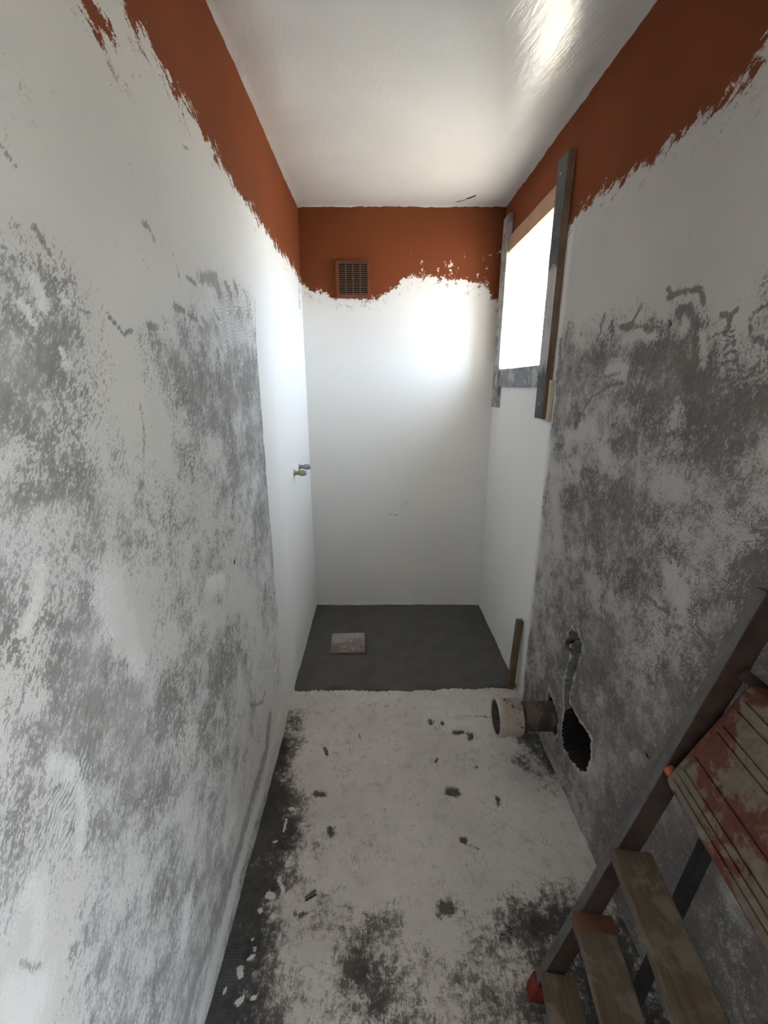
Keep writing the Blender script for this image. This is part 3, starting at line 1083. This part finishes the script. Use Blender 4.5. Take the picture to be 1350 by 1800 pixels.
def seg_dist(U, V, pts):
    d = np.full(U.shape, 9.0)
    for (x0, y0), (x1, y1) in zip(pts[:-1], pts[1:]):
        dx, dy = x1 - x0, y1 - y0
        L = dx * dx + dy * dy + 1e-12
        t = np.clip(((U - x0) * dx + (V - y0) * dy) / L, 0, 1)
        d = np.minimum(d, np.hypot(U - x0 - t * dx, V - y0 - t * dy))
    return d


def paint_marks(marks, us, vs):
    out = {k: np.zeros((len(us), len(vs))) for k in 'dlh'}
    for k, w, s, pts in marks:
        P = np.array(pts)
        mgn = w + 0.02
        i0, i1 = np.searchsorted(us, (P[:, 0].min() - mgn, P[:, 0].max() + mgn))
        j0, j1 = np.searchsorted(vs, (P[:, 1].min() - mgn, P[:, 1].max() + mgn))
        if i1 <= i0 or j1 <= j0:
            continue
        U, V = np.meshgrid(us[i0:i1], vs[j0:j1], indexing='ij')
        a = min(0.010, 0.26 * w)
        Uw = U + a * (fbm(U, V, 35, 7) * 1.3 + fbm(U, V, 120, 9))
        Vw = V + a * (fbm(U, V, 35, 17) * 1.3 + fbm(U, V, 120, 19))
        d = seg_dist(Uw, Vw, pts)
        soft = max(0.0045, w * 0.9)
        val = s * np.clip((w / 2 + soft * 0.55 - d) / soft, 0, 1)
        out[k][i0:i1, j0:j1] = np.maximum(out[k][i0:i1, j0:j1], val)
    return out


def poly_sd(U, V, poly):
    """signed distance, positive inside"""
    P = list(poly) + [poly[0]]
    d = seg_dist(U, V, P)
    ins = np.zeros(U.shape, bool)
    for (x0, y0), (x1, y1) in zip(P[:-1], P[1:]):
        c = ((y0 > V) != (y1 > V)) & (U < (x1 - x0) * (V - y0) / (y1 - y0 + 1e-12) + x0)
        ins ^= c
    return np.where(ins, d, -d)


# ------------------------------------------------------------------ setting
def back_y(x):
    return YB - (x - 0.143) * 0.018


# left wall
us = axis_lines((YR, 0.1, 0.06), (0.1, 2.735, 0.006))
vs = axis_lines((-0.02, 2.12, 0.006), (2.12, H + 0.03, 0.02))
U, V = np.meshgrid(us, vs, indexing='ij')
mk = paint_marks(M_LM, us, vs)
edge = 1.642 + 0.010 * fbm(U, V, 9, 5)
dens = table_field(T_L, U, V, 0.2, 0.0) * np.clip((edge - U) / 0.012, 0, 1)
ep = np.array(sorted(E_PL))
pd = V - np.interp(U, ep[:, 0], ep[:, 1])
pd = np.maximum(pd, 0.012 - seg_dist(U, V, STREAK_L))
comb = np.maximum.reduce([np.clip((0.16 - np.hypot((U - 1.42) * 0.75, V - 1.64)) / 0.06, 0, 1), np.clip((0.08 - np.hypot(U - 0.47, V - 0.93)) / 0.04, 0, 1)])
relief = 0.0012 * fbm(U, V, 14, 11) * np.clip(dens * 4, 0.15, 1) + 0.004 * fbm(U, V, 1.7, 12)
relief -= 0.012 * mk['h']
relief += 0.0015 * np.clip((edge - U) / 0.01, 0, 1) * np.clip((1.85 - V) / 0.03, 0, 1)
relief += 0.004 * np.exp(-((V - 0.0) / 0.02) ** 2) * (0.6 + fbm(U, V, 12, 13))
wl = grid_mesh('wall_left', us, vs, lambda a, b: (XL + relief, a, b), 'wall_left',
               {'dens': dens, 'mark': mk['d'], 'lite': mk['l'], 'hole': mk['h'], 'pd': pd, 'comb': comb, 'shower_bay': np.clip((U - 1.40) / 0.5, 0, 1)}, flip=False)  # paler tone blends in gradually towards the shower end
struct(wl, 'left wall, scraped grey plaster with rust band along the top')

# right wall with window, door, chased hole and channel
HOLE = [(1.345, 0.345), (1.305, 0.352), (1.25, 0.345), (1.16, 0.352), (1.145, 0.30), (1.155, 0.225), (1.19, 0.185), (1.26, 0.165), (1.325, 0.16), (1.35, 0.22)]
CHASE = [(1.335, 0.635), (1.30, 0.62), (1.305, 0.55), (1.325, 0.47), (1.335, 0.38), (1.325, 0.30), (1.36, 0.30), (1.385, 0.40), (1.375, 0.50), (1.37, 0.56), (1.40, 0.585), (1.385, 0.62)]
PIPEHOLE = [(1.51, 0.235), (1.50, 0.275), (1.465, 0.262), (1.40, 0.235), (1.385, 0.20), (1.39, 0.14), (1.41, 0.11), (1.50, 0.13), (1.515, 0.18)]
SKIRT = [(1.36, 0.10), (1.20, 0.055), (1.09, 0.03)]
us = axis_lines((YR, DOOR[0], 0.06), (DOOR[0], DOOR[1], 0.06), (DOOR[1], 0.1, 0.06), (0.1, 0.92, 0.0065), (0.92, 1.58, 0.0035), (1.58, WIN[0], 0.007), (WIN[0], WIN[1], 0.0125), (WIN[1], 2.735, 0.0075))
vs = axis_lines((-0.02, 0.70, 0.0035), (0.70, WIN[2], 0.0065), (WIN[2], 1.56, 0.006), (1.56, 1.78, 0.0035), (1.78, DOOR[3], 0.0125), (DOOR[3], WIN[3], 0.0075), (WIN[3], H + 0.03, 0.013))
U, V = np.meshgrid(us, vs, indexing='ij')
mk = paint_marks(M_RM, us, vs)
edge = 1.772 + 0.03 * fbm(U, V, 7, 25)
dens = table_field(T_R, U, V, 0.2, 0.0) * np.clip((edge - U) / 0.012, 0, 1)
ep = np.array(sorted(E_PR))
pd = V - np.interp(U, ep[:, 0], ep[:, 1])
pd = np.maximum(pd, 0.006 - seg_dist(U, V, STREAK_R))
jit = 0.010 * fbm(U, V, 30, 33) + 0.006 * fbm(U, V, 90, 36)
sd_ = np.maximum.reduce([poly_sd(U, V, HOLE) + jit, poly_sd(U, V, CHASE) + jit * 1.3 - 0.002, poly_sd(U, V, PIPEHOLE) + jit])
deep = np.clip((poly_sd(U, V, HOLE) + jit) / 0.008, 0, 1)
shal = np.clip((poly_sd(U, V, CHASE) + jit * 1.3) / 0.010, 0, 1)
ph = np.clip((poly_sd(U, V, PIPEHOLE) + jit) / 0.010, 0, 1)
pit = np.maximum.reduce([deep * 0.09, shal * (0.022 + 0.016 * fbm(U, V, 40, 44)), ph * 0.045])
brk = np.clip(1 - np.abs(sd_ + 0.004) / 0.014, 0, 1)           # broken rim
relief = 0.0014 * fbm(U, V, 14, 31) * np.clip(dens * 4, 0.15, 1) + 0.004 * fbm(U, V, 1.7, 32)
relief += brk * (0.004 * fbm(U, V, 55, 34))
relief += 0.006 * np.exp(-(V / 0.03) ** 2) * (0.6 + fbm(U, V, 12, 35))
sk = seg_dist(U, V, SKIRT)
relief -= 0.012 * np.clip(1 - sk / 0.010, 0, 1) * np.clip(0.5 + 2 * fbm(U, V, 18, 37), 0, 1)
relief -= 0.012 * mk['h']
dens = np.clip(dens * (1 - 0.75 * np.clip(brk * 1.4 - 0.2, 0, 1)), 0, 1)
comb = np.zeros_like(U)
hole = np.maximum(mk['h'], np.clip((poly_sd(U, V, HOLE) + jit + 0.005) / 0.004, 0, 1))
hole = np.maximum(hole, np.clip((poly_sd(U, V, PIPEHOLE) + jit + 0.001) / 0.006, 0, 1))
sh2 = np.clip((poly_sd(U, V, CHASE) + jit * 1.3 + 0.003) / 0.005, 0, 1)
mark = np.maximum(mk['d'], sh2 * np.clip(0.95 - 1.6 * fbm(U, V, 45, 46), 0, 1))
mark = np.maximum(mark, 0.8 * ph)


def keep_right(u, v):
    win = (u > WIN[0]) & (u < WIN[1]) & (v > WIN[2]) & (v < WIN[3])
    dr = (u > DOOR[0]) & (u < DOOR[1]) & (v < DOOR[3])
    return ~(win | dr)


wr = grid_mesh('wall_right', us, vs, lambda a, b: (XR - relief + pit, a, b), 'wall_right',
               {'dens': dens, 'mark': mark, 'lite': mk['l'], 'hole': hole, 'pd': pd, 'comb': comb, 'shower_bay': np.clip((U - 1.74) / 0.06, 0, 1)}, keep=keep_right, flip=True)
struct(wr, 'right wall, scraped plaster with a window, a broken hole and a rust band on top')

# outer skin of the window wall, with the same openings
bm = bmesh.new()
for y0, y1, z0, z1 in [(YR - 0.12, DOOR[0], -0.2, H), (DOOR[0], DOOR[1], DOOR[3], H), (DOOR[0], DOOR[1], -0.2, 0.0), (DOOR[1], WIN[0], -0.2, H), (WIN[0], WIN[1], -0.2, WIN[2]),
                       (WIN[0], WIN[1], WIN[3], H), (WIN[1], 2.8, -0.2, H)]:
    bm.faces.new([bm.verts.new((XO, y, z)) for y, z in ((y0, z0), (y1, z0), (y1, z1), (y0, z1))])
mesh_obj('outer_skin', bm, 'outside', wr)

# back wall
us = axis_lines((-0.435, 0.72, 0.007))
vs = axis_lines((-0.02, 0.5, 0.02), (0.5, 1.2, 0.008), (1.2, 1.85, 0.02), (1.85, 2.3, 0.007), (2.3, H + 0.03, 0.02))
U, V = np.meshgrid(us, vs, indexing='ij')
mk = paint_marks(M_BM, us, vs)
ep = np.array(sorted(E_PB))
pd = V - np.interp(U, ep[:, 0], ep[:, 1])
relief = 0.004 * fbm(U, V, 2.1, 52) + 0.0008 * fbm(U, V, 10, 53)
relief += 0.012 * np.exp(-(V / 0.018) ** 2) * (0.5 + fbm(U, V, 14, 54))
wb = grid_mesh('wall_back', us, vs, lambda a, b: (a, back_y(a) - relief, b), 'wall_back', {'mark': mk['d'], 'pd': pd}, flip=False)
struct(wb, 'back wall of the shower, smooth white plaster below a rust painted band')

# ceiling
us = axis_lines((-0.44, 0.725, 0.012))
vs = axis_lines((YR, 0.6, 0.05), (0.6, 2.45, 0.02), (2.45, 2.74, 0.006))
U, V = np.meshgrid(us, vs, indexing='ij')
mk = paint_marks(M_CM, us, vs)
relief = 0.006 * fbm(U, V, 1.6, 62) + 0.0012 * fbm(U, V, 7, 63)
dist_edge = np.minimum.reduce([U - XL, XR - U, back_y(U) - V])
relief += 0.005 * np.clip(1 - dist_edge / 0.012, 0, 1) * (0.6 + 1.4 * fbm(U, V, 37, 64))
ce = grid_mesh('ceiling', us, vs, lambda a, b: (a, b, H - relief - 0.004 * mk['d']), 'ceiling', {'mark': mk['d']}, flip=True)
struct(ce, 'glossy white painted ceiling')

# floor
us = axis_lines((-0.44, 0.73, 0.006))
vs = axis_lines((YR, 0.3, 0.06), (0.3, 1.95, 0.006))
U, V = np.meshgrid(us, vs, indexing='ij')
mk = paint_marks(M_FM, us, vs)
dens = table_field(T_F, U, V, -0.45, 0.2)
relief = 0.002 * fbm(U, V, 10, 71) * (0.3 + dens) + 0.004 * fbm(U, V, 1.5, 72) - 0.006 * mk['d'] * (mk['d'] > 0.5) + 0.001 * mk['l']
fl = grid_mesh('floor', us, vs, lambda a, b: (a, b, relief), 'floor', {'dens': dens, 'mark': mk['d'], 'lite': mk['l']}, flip=False)
struct(fl, 'scraped concrete floor with dark adhesive remains')

# dark cement screed in the shower bay (part of the floor)
us = axis_lines((-0.435, 0.72, 0.005))
vs = axis_lines((0.0, 1.0, 0.01))
U, V = np.meshgrid(us, vs, indexing='ij')
front = SCR + 0.012 * fbm(U, 0 * U, 7.3, 81) + 0.010 * fbm(U, 0 * U + 3.3, 23.7, 83, 2) + 0.010 * fbm(U, 0 * U + 7.7, 97.0, 85, 2)
Y = front + (2.725 - front) * V
Z = 0.012 + 0.003 * fbm(U, Y, 4, 82) - 0.010 * np.clip((U + 0.1) / 1.0, 0, 1) * 0 - 0.016 * np.clip(1 - V / 0.022, 0, 1)
sc = grid_mesh('screed', us, vs, lambda a, b: (a, Y, Z), 'screed')
sc.parent = fl
sc['label'] = 'fresh dark grey cement screed, newly laid'

# rear wall behind the camera
bm = bmesh.new()
bm_box(bm, ((XL + XO) / 2, YR - 0.06, 1.15), (XO - XL + 0.2, 0.12, 2.7))
struct(mesh_obj('wall_rear', bm, 'rear'), 'plastered wall behind the viewer')

# yard outside
bm = bmesh.new()
bm.faces.new([bm.verts.new(p) for p in ((-30, -30, -0.2), (30, -30, -0.2), (30, 30, -0.2), (-30, 30, -0.2))])
struct(mesh_obj('ground', bm, 'ground'), 'pale concrete yard outside')


def reveal(parent, R, mat, sill=True):
    y0, y1, z0, z1 = R
    t = 0.05
    x0, x1 = XR - 0.0005, XO
    box('jamb', (x0, y1, z0 - t), (x1, y1 + t, z1 + t), mat, parent)
    box('jamb', (x0, y0 - t, z0 - t), (x1, y0, z1 + t), mat, parent)
    box('soffit', (x0, y0, z1), (x1, y1, z1 + t), mat, parent)
    if sill:
        box('sill', (x0, y0, z0 - t), (x1, y1, z0), mat, parent)


# window: plastered reveal, white frame and pane at the outer face
w1 = empty('window_1', (0, 0, 0))
struct(w1, 'small window with a deep cream reveal, glaring daylight')
reveal(w1, WIN, 'reveal')
y0, y1, z0, z1 = WIN
fw = 0.045
for nm, lo, hi in (('frame_side', (0.955, y0, z0), (0.998, y0 + fw, z1)), ('frame_side', (0.955, y1 - fw, z0), (0.998, y1, z1)),
                   ('frame_rail', (0.955, y0 + fw, z0), (0.998, y1 - fw, z0 + fw)), ('frame_rail', (0.955, y0 + fw, z1 - fw), (0.998, y1 - fw, z1))):
    box(nm, lo, hi, 'upvc', w1, bevel=0.004)
box('pane', (0.974, y0 + fw, z0 + fw), (0.978, y1 - fw, z1 - fw), 'glass', w1)

d1 = empty('door_1', (0, 0, 0))
struct(d1, 'open doorway beside the viewer')
reveal(d1, DOOR, 'rear', sill=False)
box('threshold', (XR, DOOR[0], -0.06), (XO, DOOR[1], 0.0), 'rear', d1)

# ------------------------------------------------------------------ things
def two_tone(o, face_axis, sign):
    """material 0 on the broad face, 1 on the sawn edges"""
    for f in o.data.polygons:
        f.material_index = 0 if f.normal[face_axis] * sign > 0.7 else 1


def screw(loc, parent, nrm='X', r=0.005):
    bm = bmesh.new()
    bmesh.ops.create_cone(bm, cap_ends=True, segments=12, radius1=r, radius2=r * 0.8, depth=0.003)
    rot = Matrix.Rotation(rad(-90), 4, 'Y') if nrm == 'X' else Matrix.Rotation(rad(90), 4, 'X')
    bmesh.ops.transform(bm, matrix=Matrix.Translation(loc) @ rot, verts=bm.verts)
    return mesh_obj('screw', bm, 'steel', parent, smooth=False)


# --- boards nailed round the window
def plank(name, lo, hi, mats, label, face=(0, -1), screws=(), seed=1, tilt=None):
    e = empty(name, ((lo[0] + hi[0]) / 2, (lo[1] + hi[1]) / 2, lo[2]))
    off = Vector(e.location)
    b = box('board', [a - o for a, o in zip(lo, off)], [a - o for a, o in zip(hi, off)], mats, e, bevel=0.0015, rough=0.0012, cuts=7, seed=seed)
    if isinstance(mats, (list, tuple)):
        two_tone(b, *face)
    for s in screws:
        screw(Vector(s) - off, e)
    tag(e, label, 'board')
    if tilt:
        e.rotation_euler = tilt
    return e


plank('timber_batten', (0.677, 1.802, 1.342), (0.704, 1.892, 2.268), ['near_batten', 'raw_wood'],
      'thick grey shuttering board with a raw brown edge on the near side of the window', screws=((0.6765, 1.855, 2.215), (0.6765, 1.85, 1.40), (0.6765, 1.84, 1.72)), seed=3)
plank('timber_batten', (0.682, 2.535, 1.352), (0.704, 2.640, 2.315), 'pale_board',
      'mortar-smeared upright board on the far side of the window by the corner', screws=((0.6815, 2.58, 1.42),), seed=4)
plank('sill_board', (0.688, 1.893, 1.466), (0.704, 2.534, 1.558), 'sill_wood',
      'grey sawn board laid level below the bright window opening', screws=((0.6875, 2.40, 1.53),), seed=5)
plank('lintel_board', (0.690, 1.893, 2.135), (0.704, 2.534, 2.208), 'lintel_wood',
      'light brown board across the top of the window opening', seed=6)
plank('wood_strip', (0.690, 1.776, 1.335), (0.704, 1.796, 1.495), 'light_wood',
      'thin pale wood strip behind the foot of the near window board', seed=7)

# --- vent grille in the rust band of the back wall
vx0, vx1, vz0, vz1 = -0.222, -0.024, 1.946, 2.136
vy = back_y(-0.12) - 0.0035
ve = empty('vent_grille', ((vx0 + vx1) / 2, vy, vz0))
tag(ve, 'square louvred vent grille painted rust on the back wall', 'vent')
ox, oy, oz = ve.location
fwid = 0.016
for lo, hi in (((vx0, -0.012, vz0), (vx0 + fwid, 0, vz1)), ((vx1 - fwid - 0.006, -0.012, vz0), (vx1, 0, vz1)),
               ((vx0 + fwid, -0.012, vz0), (vx1 - fwid - 0.006, 0, vz0 + fwid + 0.004)), ((vx0 + fwid, -0.012, vz1 - 0.010), (vx1 - fwid - 0.006, 0, vz1))):
    box('frame', (lo[0] - ox, lo[1], lo[2] - oz), (hi[0] - ox, hi[1], hi[2] - oz), 'vent', ve, bevel=0.002)
ix0, ix1, iz0, iz1 = vx0 + fwid, vx1 - fwid - 0.006, vz0 + fwid + 0.004, vz1 - 0.010
box('backing', (ix0 - ox, -0.001, iz0 - oz), (ix1 - ox, 0.002, iz1 - oz), 'void', ve)  # dark plate stands in for the shade of a duct; solid wall behind
bm = bmesh.new()
bm_box(bm, (0, 0, 0), (ix1 - ix0, 0.004, 0.0040), Matrix.Rotation(rad(12), 3, 'X'))
sl = mesh_obj('slat', bm, 'slat', ve)
ns = 15
for i in range(ns):
    o = sl if i == 0 else link(sl.copy(), ve)
    o.location = ((ix0 + ix1) / 2 - ox, -0.006, iz0 - oz + (i + 0.5) * (iz1 - iz0) / ns)
bm = bmesh.new()
bm_box(bm, (0, 0, 0), (0.0035, 0.006, iz1 - iz0))
br = mesh_obj('mullion', bm, 'slat', ve)
for i in range(3):
    o = br if i == 0 else link(br.copy(), ve)
    o.location = (ix0 - ox + (i + 1) * (ix1 - ix0) / 4, -0.010, (iz0 + iz1) / 2 - oz)
bm = bmesh.new()
bmesh.ops.create_cone(bm, cap_ends=True, segments=12, radius1=0.006, radius2=0.005, depth=0.004)
bmesh.ops.transform(bm, matrix=Matrix.Translation(((ix0 + ix1) / 2 - ox, -0.014, (iz0 + iz1) / 2 - oz)) @ Matrix.Rotation(rad(90), 4, 'X'), verts=bm.verts)
mesh_obj('screw', bm, 'slat', ve)


# --- two capped water connections on the left wall
def connection(y, z, mat, label, ang):
    e = empty('water_connection', (XL, y, z))
    tag(e, label, 'pipe fitting', 'capped water connections')
    e.rotation_euler = (0, 0, rad(ang))
    lathe('flange', [(-0.004, 0.0), (-0.004, 0.020), (0.003, 0.020), (0.004, 0.013), (0.004, 0.0)], 'chrome', e, 20)
    lathe('neck', [(0.003, 0.013), (0.010, 0.0105), (0.026, 0.0105), (0.032, 0.0135)], mat, e, 20)
    bm = bmesh.new()
    bmesh.ops.create_cone(bm, cap_ends=True, segments=6, radius1=0.0165, radius2=0.0165, depth=0.020)
    bmesh.ops.bevel(bm, geom=list(bm.edges), offset=0.0015, segments=1, affect='EDGES')
    bmesh.ops.transform(bm, matrix=Matrix.Translation((0.042, 0, 0)) @ Matrix.Rotation(rad(90), 4, 'Y'), verts=bm.verts)
    mesh_obj('hex_cap', bm, mat, e)
    lathe('thread', [(0.050, 0.0), (0.050, 0.0125), (0.053, 0.0135), (0.056, 0.0125), (0.059, 0.0135), (0.062, 0.012), (0.062, 0.0)], 'chrome', e, 16)
    return e


connection(2.335, 1.050, 'chrome', 'dull grey capped water connection nearer the corner on the left wall', 0)
connection(2.185, 1.046, 'brass', 'dusty brass capped water connection on the left wall, left of the grey one', 0)

# --- loose tile lying on the screed
te = empty('loose_tile', (-0.172, 2.238, 0.0125), rad(2.6))
tag(te, 'mortar-smeared square brown tile lying loose on the dark screed', 'tile')
bm = bmesh.new()
bm_box(bm, (0, 0, 0.005), (0.197, 0.203, 0.010), None, 0.0015)
bmesh.ops.subdivide_edges(bm, edges=[e for e in bm.edges if e.calc_length() > 0.1], cuts=9, use_grid_fill=True)
rnd = random.Random(8)
for v in bm.verts:
    if v.co.z > 0.009:
        v.co.z += rnd.random() * 0.0016
mesh_obj('tile_body', bm, 'tile', te)
bm = bmesh.new()
for i in range(16):
    bm_box(bm, (rnd.uniform(-0.08, 0.08), rnd.uniform(-0.085, 0.03), 0.0108), (rnd.uniform(0.006, 0.022), rnd.uniform(0.003, 0.006), 0.0035), Matrix.Rotation(rnd.uniform(-0.5, 0.5), 3, 'Z'), 0.001, 1)
o = mesh_obj('mortar_lumps', bm, 'chip', te)
o['kind'] = 'stuff'

# --- wooden stake against the right wall
se = empty('wooden_stake', (0.672, 1.850, 0.004))
se.rotation_euler = (0, rad(2.0), 0)
box('stake_body', (-0.014, -0.014, 0.0), (0.014, 0.014, 0.385), 'stake_wood', se, bevel=0.0015, rough=0.0015, cuts=6, seed=9)
tag(se, 'short upright wooden stake at the front edge of the screed', 'stake')

# --- soil pipe stub with cream collar
pe = empty('soil_pipe', (XR, 1.440, 0.193))
tag(pe, 'stained soil pipe stub with a cream collar sticking out of the right wall', 'pipe')
lathe('pipe', [(0.045, 0.050), (-0.150, 0.050), (-0.150, 0.056), (0.045, 0.056)], 'pipe', pe, 40)
cl = lathe('collar', [(-0.230, 0.064), (-0.232, 0.068), (-0.231, 0.0755), (-0.226, 0.0765), (-0.205, 0.0765), (-0.200, 0.073), (-0.197, 0.0705), (-0.140, 0.0705),
                      (-0.134, 0.068), (-0.132, 0.057)], 'collar', pe, 48)
lathe('bore', [(-0.230, 0.064), (-0.190, 0.063), (-0.186, 0.057), (-0.148, 0.056)], 'lead', pe, 40)
lathe('rubber_seal', [(-0.200, 0.0632), (-0.200, 0.059), (-0.194, 0.059), (-0.194, 0.0632)], 'void', pe, 40)

# --- bent old water pipe in the chased channel
we = empty('water_pipe', (XR, 1.335, 0.57))
tag(we, 'bent dark old water pipe end in the broken channel of the right wall', 'pipe')
tube('pipe_bend', [(0.045, -0.030, 0.030), (0.0, -0.026, 0.018), (-0.018, -0.010, 0.008), (-0.022, 0.020, -0.004), (-0.012, 0.045, 0.0), (0.02, 0.050, 0.012)], 0.0075, 'lead', we, 16)
tube('pipe_tail', [(-0.008, 0.046, 0.0), (-0.016, 0.030, 0.026), (-0.006, 0.010, 0.042), (0.03, -0.005, 0.050)], 0.0065, 'lead', we, 16)
lathe('union_nut', [(-0.004, 0.0), (-0.004, 0.012), (0.012, 0.012), (0.012, 0.0)], 'lead', we, 6).location = (0.0, -0.025, 0.018)

# --- folded step ladder leaning against the right wall
le = empty('step_ladder', (0.384, 0.717, 0.0), rad(-7.4))
tag(le, 'folded wooden step ladder with a red tray leaning on the right wall', 'ladder')
TH = math.atan(0.25)
RY = Matrix.Rotation(TH, 3, 'Y')
ax = RY @ Vector((0, 0, 1))
px = RY @ Vector((1, 0, 0))
WID = 0.43


def rail(y0, y1):
    L = 1.165
    bm = bmesh.new()
    c = Vector((-0.003, (y0 + y1) / 2, 0.012)) + ax * (L / 2) + px * 0.0235
    bm_box(bm, c, (0.045, y1 - y0, L), RY, 0.003)
    o = mesh_obj('rail', bm, ['rail_front', 'rail'], le)
    for f in o.data.polygons:
        f.material_index = 0 if f.normal.dot(px) < -0.5 else 1
    return o


def foot(y0, y1):
    bm = bmesh.new()
    bm_box(bm, Vector((-0.003, (y0 + y1) / 2, 0.010)) + ax * 0.022 + px * 0.0235, (0.056, y1 - y0 + 0.010, 0.060), RY, 0.006)
    for v in bm.verts:
        v.co.z = max(v.co.z, 0.001)
    return mesh_obj('foot_cap', bm, 'red_cap', le)


for y0, y1 in ((-0.026, 0.0), (-WID - 0.026, -WID)):
    rail(y0, y1)
    foot(y0, y1)
for i, zt in enumerate((0.120, 0.328, 0.536)):
    n0 = -0.005 + 0.25 * zt - 0.014
    bm = bmesh.new()
    bm_box(bm, (n0 + 0.040, -0.013 - WID / 2 - 0.004, zt - 0.0125), (0.080, WID - 0.02, 0.025), None, 0.003)
    bmesh.ops.subdivide_edges(bm, edges=[e for e in bm.edges if e.calc_length() > 0.3], cuts=14)
    rnd = random.Random(20 + i)
    for v in bm.verts:
        v.co += Vector((rnd.uniform(-1, 1), rnd.uniform(-1, 1), rnd.uniform(-0.5, 0.5))) * 0.0009
    tr = mesh_obj('tread', bm, 'tread', le)
    if i == 1:
        box('tape_band', (n0 - 0.003, -0.062, zt - 0.028), (n0 + 0.083, -0.024, zt + 0.0022), 'tape', tr, bevel=0.002)
        tr['label'] = 'middle tread with an orange tape band at its end'
for y in (-0.040, -WID + 0.014):
    RB = Matrix.Rotation(math.atan(0.120), 3, 'Y')
    bm = bmesh.new()
    bm_box(bm, Vector((0.205, y - 0.012, 0.003)) + (RB @ Vector((0, 0, 0.455))), (0.022, 0.022, 0.90), RB, 0.002)
    mesh_obj('rear_leg', bm, 'dark_rail', le)
# folded tray
W_, L_, T_ = 0.262, WID - 0.060, 0.026
ang = rad(66)
sdir = Vector((math.cos(ang), 0, math.sin(ang)))
ndir = Vector((-math.sin(ang), 0, math.cos(ang)))
org = Vector((0.202, -0.034, 0.728))
gs = [0.022, 0.036, 0.052, 0.086, 0.150, 0.166, 0.205, 0.226]
ss = np.unique(np.concatenate([np.linspace(0, 0.012, 6), np.linspace(0.012, W_ - 0.012, 40), np.linspace(W_ - 0.012, W_, 6)] + [np.array([g - 0.0018, g - 0.0006, g + 0.0006, g + 0.0018]) for g in gs]))
ls = np.unique(np.concatenate([np.linspace(0, 0.022, 9), np.linspace(0.022, L_ - 0.022, 40), np.linspace(L_ - 0.022, L_, 9)]))
bm = bmesh.new()
lay = bm.verts.layers.float.new('edge')
top, botm = [], []
R = 0.020
for l in ls:
    e = min(l, L_ - l)
    ins = R - math.sqrt(max(0, R * R - (R - e) ** 2)) if e < R else 0.0
    r1, r2 = [], []
    for s in ss:
        q = ins + (W_ - 2 * ins) * s / W_
        de = min(s, W_ - s, l, L_ - l)
        h = T_ - 0.010 * (1 - min(1, de / 0.009)) ** 2
        if 0.02 < l < L_ - 0.02 and any(abs(s - g) < 0.001 for g in gs):
            h -= 0.004
        h += 0.0007 * float(vnoise(np.array(l), np.array(s), 90, 91))
        p = org + sdir * q + Vector((0, -l, 0))
        v = bm.verts.new(p + ndir * h)
        v[lay] = max(0.0, 1 - de / 0.012)
        w = bm.verts.new(p)
        w[lay] = 1.0
        r1.append(v)
        r2.append(w)
    top.append(r1)
    botm.append(r2)
for a in range(len(ls) - 1):
    for b in range(len(ss) - 1):
        bm.faces.new((top[a][b], top[a][b + 1], top[a + 1][b + 1], top[a + 1][b]))
        bm.faces.new((botm[a][b], botm[a + 1][b], botm[a + 1][b + 1], botm[a][b + 1]))
for a in range(len(ls) - 1):
    for b in (0, len(ss) - 1):
        bm.faces.new((top[a][b], top[a + 1][b], botm[a + 1][b], botm[a][b]))
for b in range(len(ss) - 1):
    for a in (0, len(ls) - 1):
        bm.faces.new((top[a][b], top[a][b + 1], botm[a][b + 1], botm[a][b]))
ty = mesh_obj('tray', bm, 'platform', le)
ty['label'] = 'folded red plastic tray caked with dry plaster'
pn = lathe('hinge_pin', [(-0.034, 0.0), (-0.034, 0.008), (-0.004, 0.008), (0.0, 0.012), (0.010, 0.012), (0.012, 0.0)], 'orange', le, 16, axis='Y')
pn.location = (0.196, -0.030, 0.752)
bm = bmesh.new()
bm_box(bm, (0.300, -0.040, 0.965), (0.085, 0.008, 0.022), Matrix.Rotation(rad(38), 3, 'Y'), 0.002)
mesh_obj('hinge_arm', bm, 'rail', le)


# --- crumbs and a splinter on the floor
def crumb(x, y, s, label, seed, mat='crumb', cat='rubble'):
    rnd = random.Random(seed)
    bm = bmesh.new()
    bmesh.ops.create_icosphere(bm, subdivisions=2, radius=1.0)
    for v in bm.verts:
        k = 0.75 + 0.45 * rnd.random()
        v.co = Vector((v.co.x * s[0] * k, v.co.y * s[1] * k, max(-0.3, v.co.z * k) * s[2]))
    o = mesh_obj('mortar_crumb', bm, mat)
    o.location = (x, y, s[2] * 0.30)
    o.rotation_euler = (0, 0, rnd.random() * 3)
    return tag(o, label, cat)


crumb(0.292, 1.615, (0.010, 0.009, 0.009), 'small dark crumb on the floor closest to the middle of the screed edge', 31)
crumb(0.405, 1.535, (0.022, 0.011, 0.008), 'flat dark lump of mortar on the floor left of the cream collar', 32)
crumb(0.552, 1.540, (0.010, 0.008, 0.008), 'tiny dark pebble just below the mouth of the soil pipe', 33)
o = box('wood_splinter', (-0.017, -0.0035, 0.0), (0.017, 0.0035, 0.005), 'crumb', None, bevel=0.001, rough=0.003, cuts=3, seed=12)
o.location = (-0.205, 0.936, 0.001)
o.rotation_euler = (0, 0, rad(38))
tag(o, 'short dark splinter lying on the floor beside the left adhesive band', 'splinter')
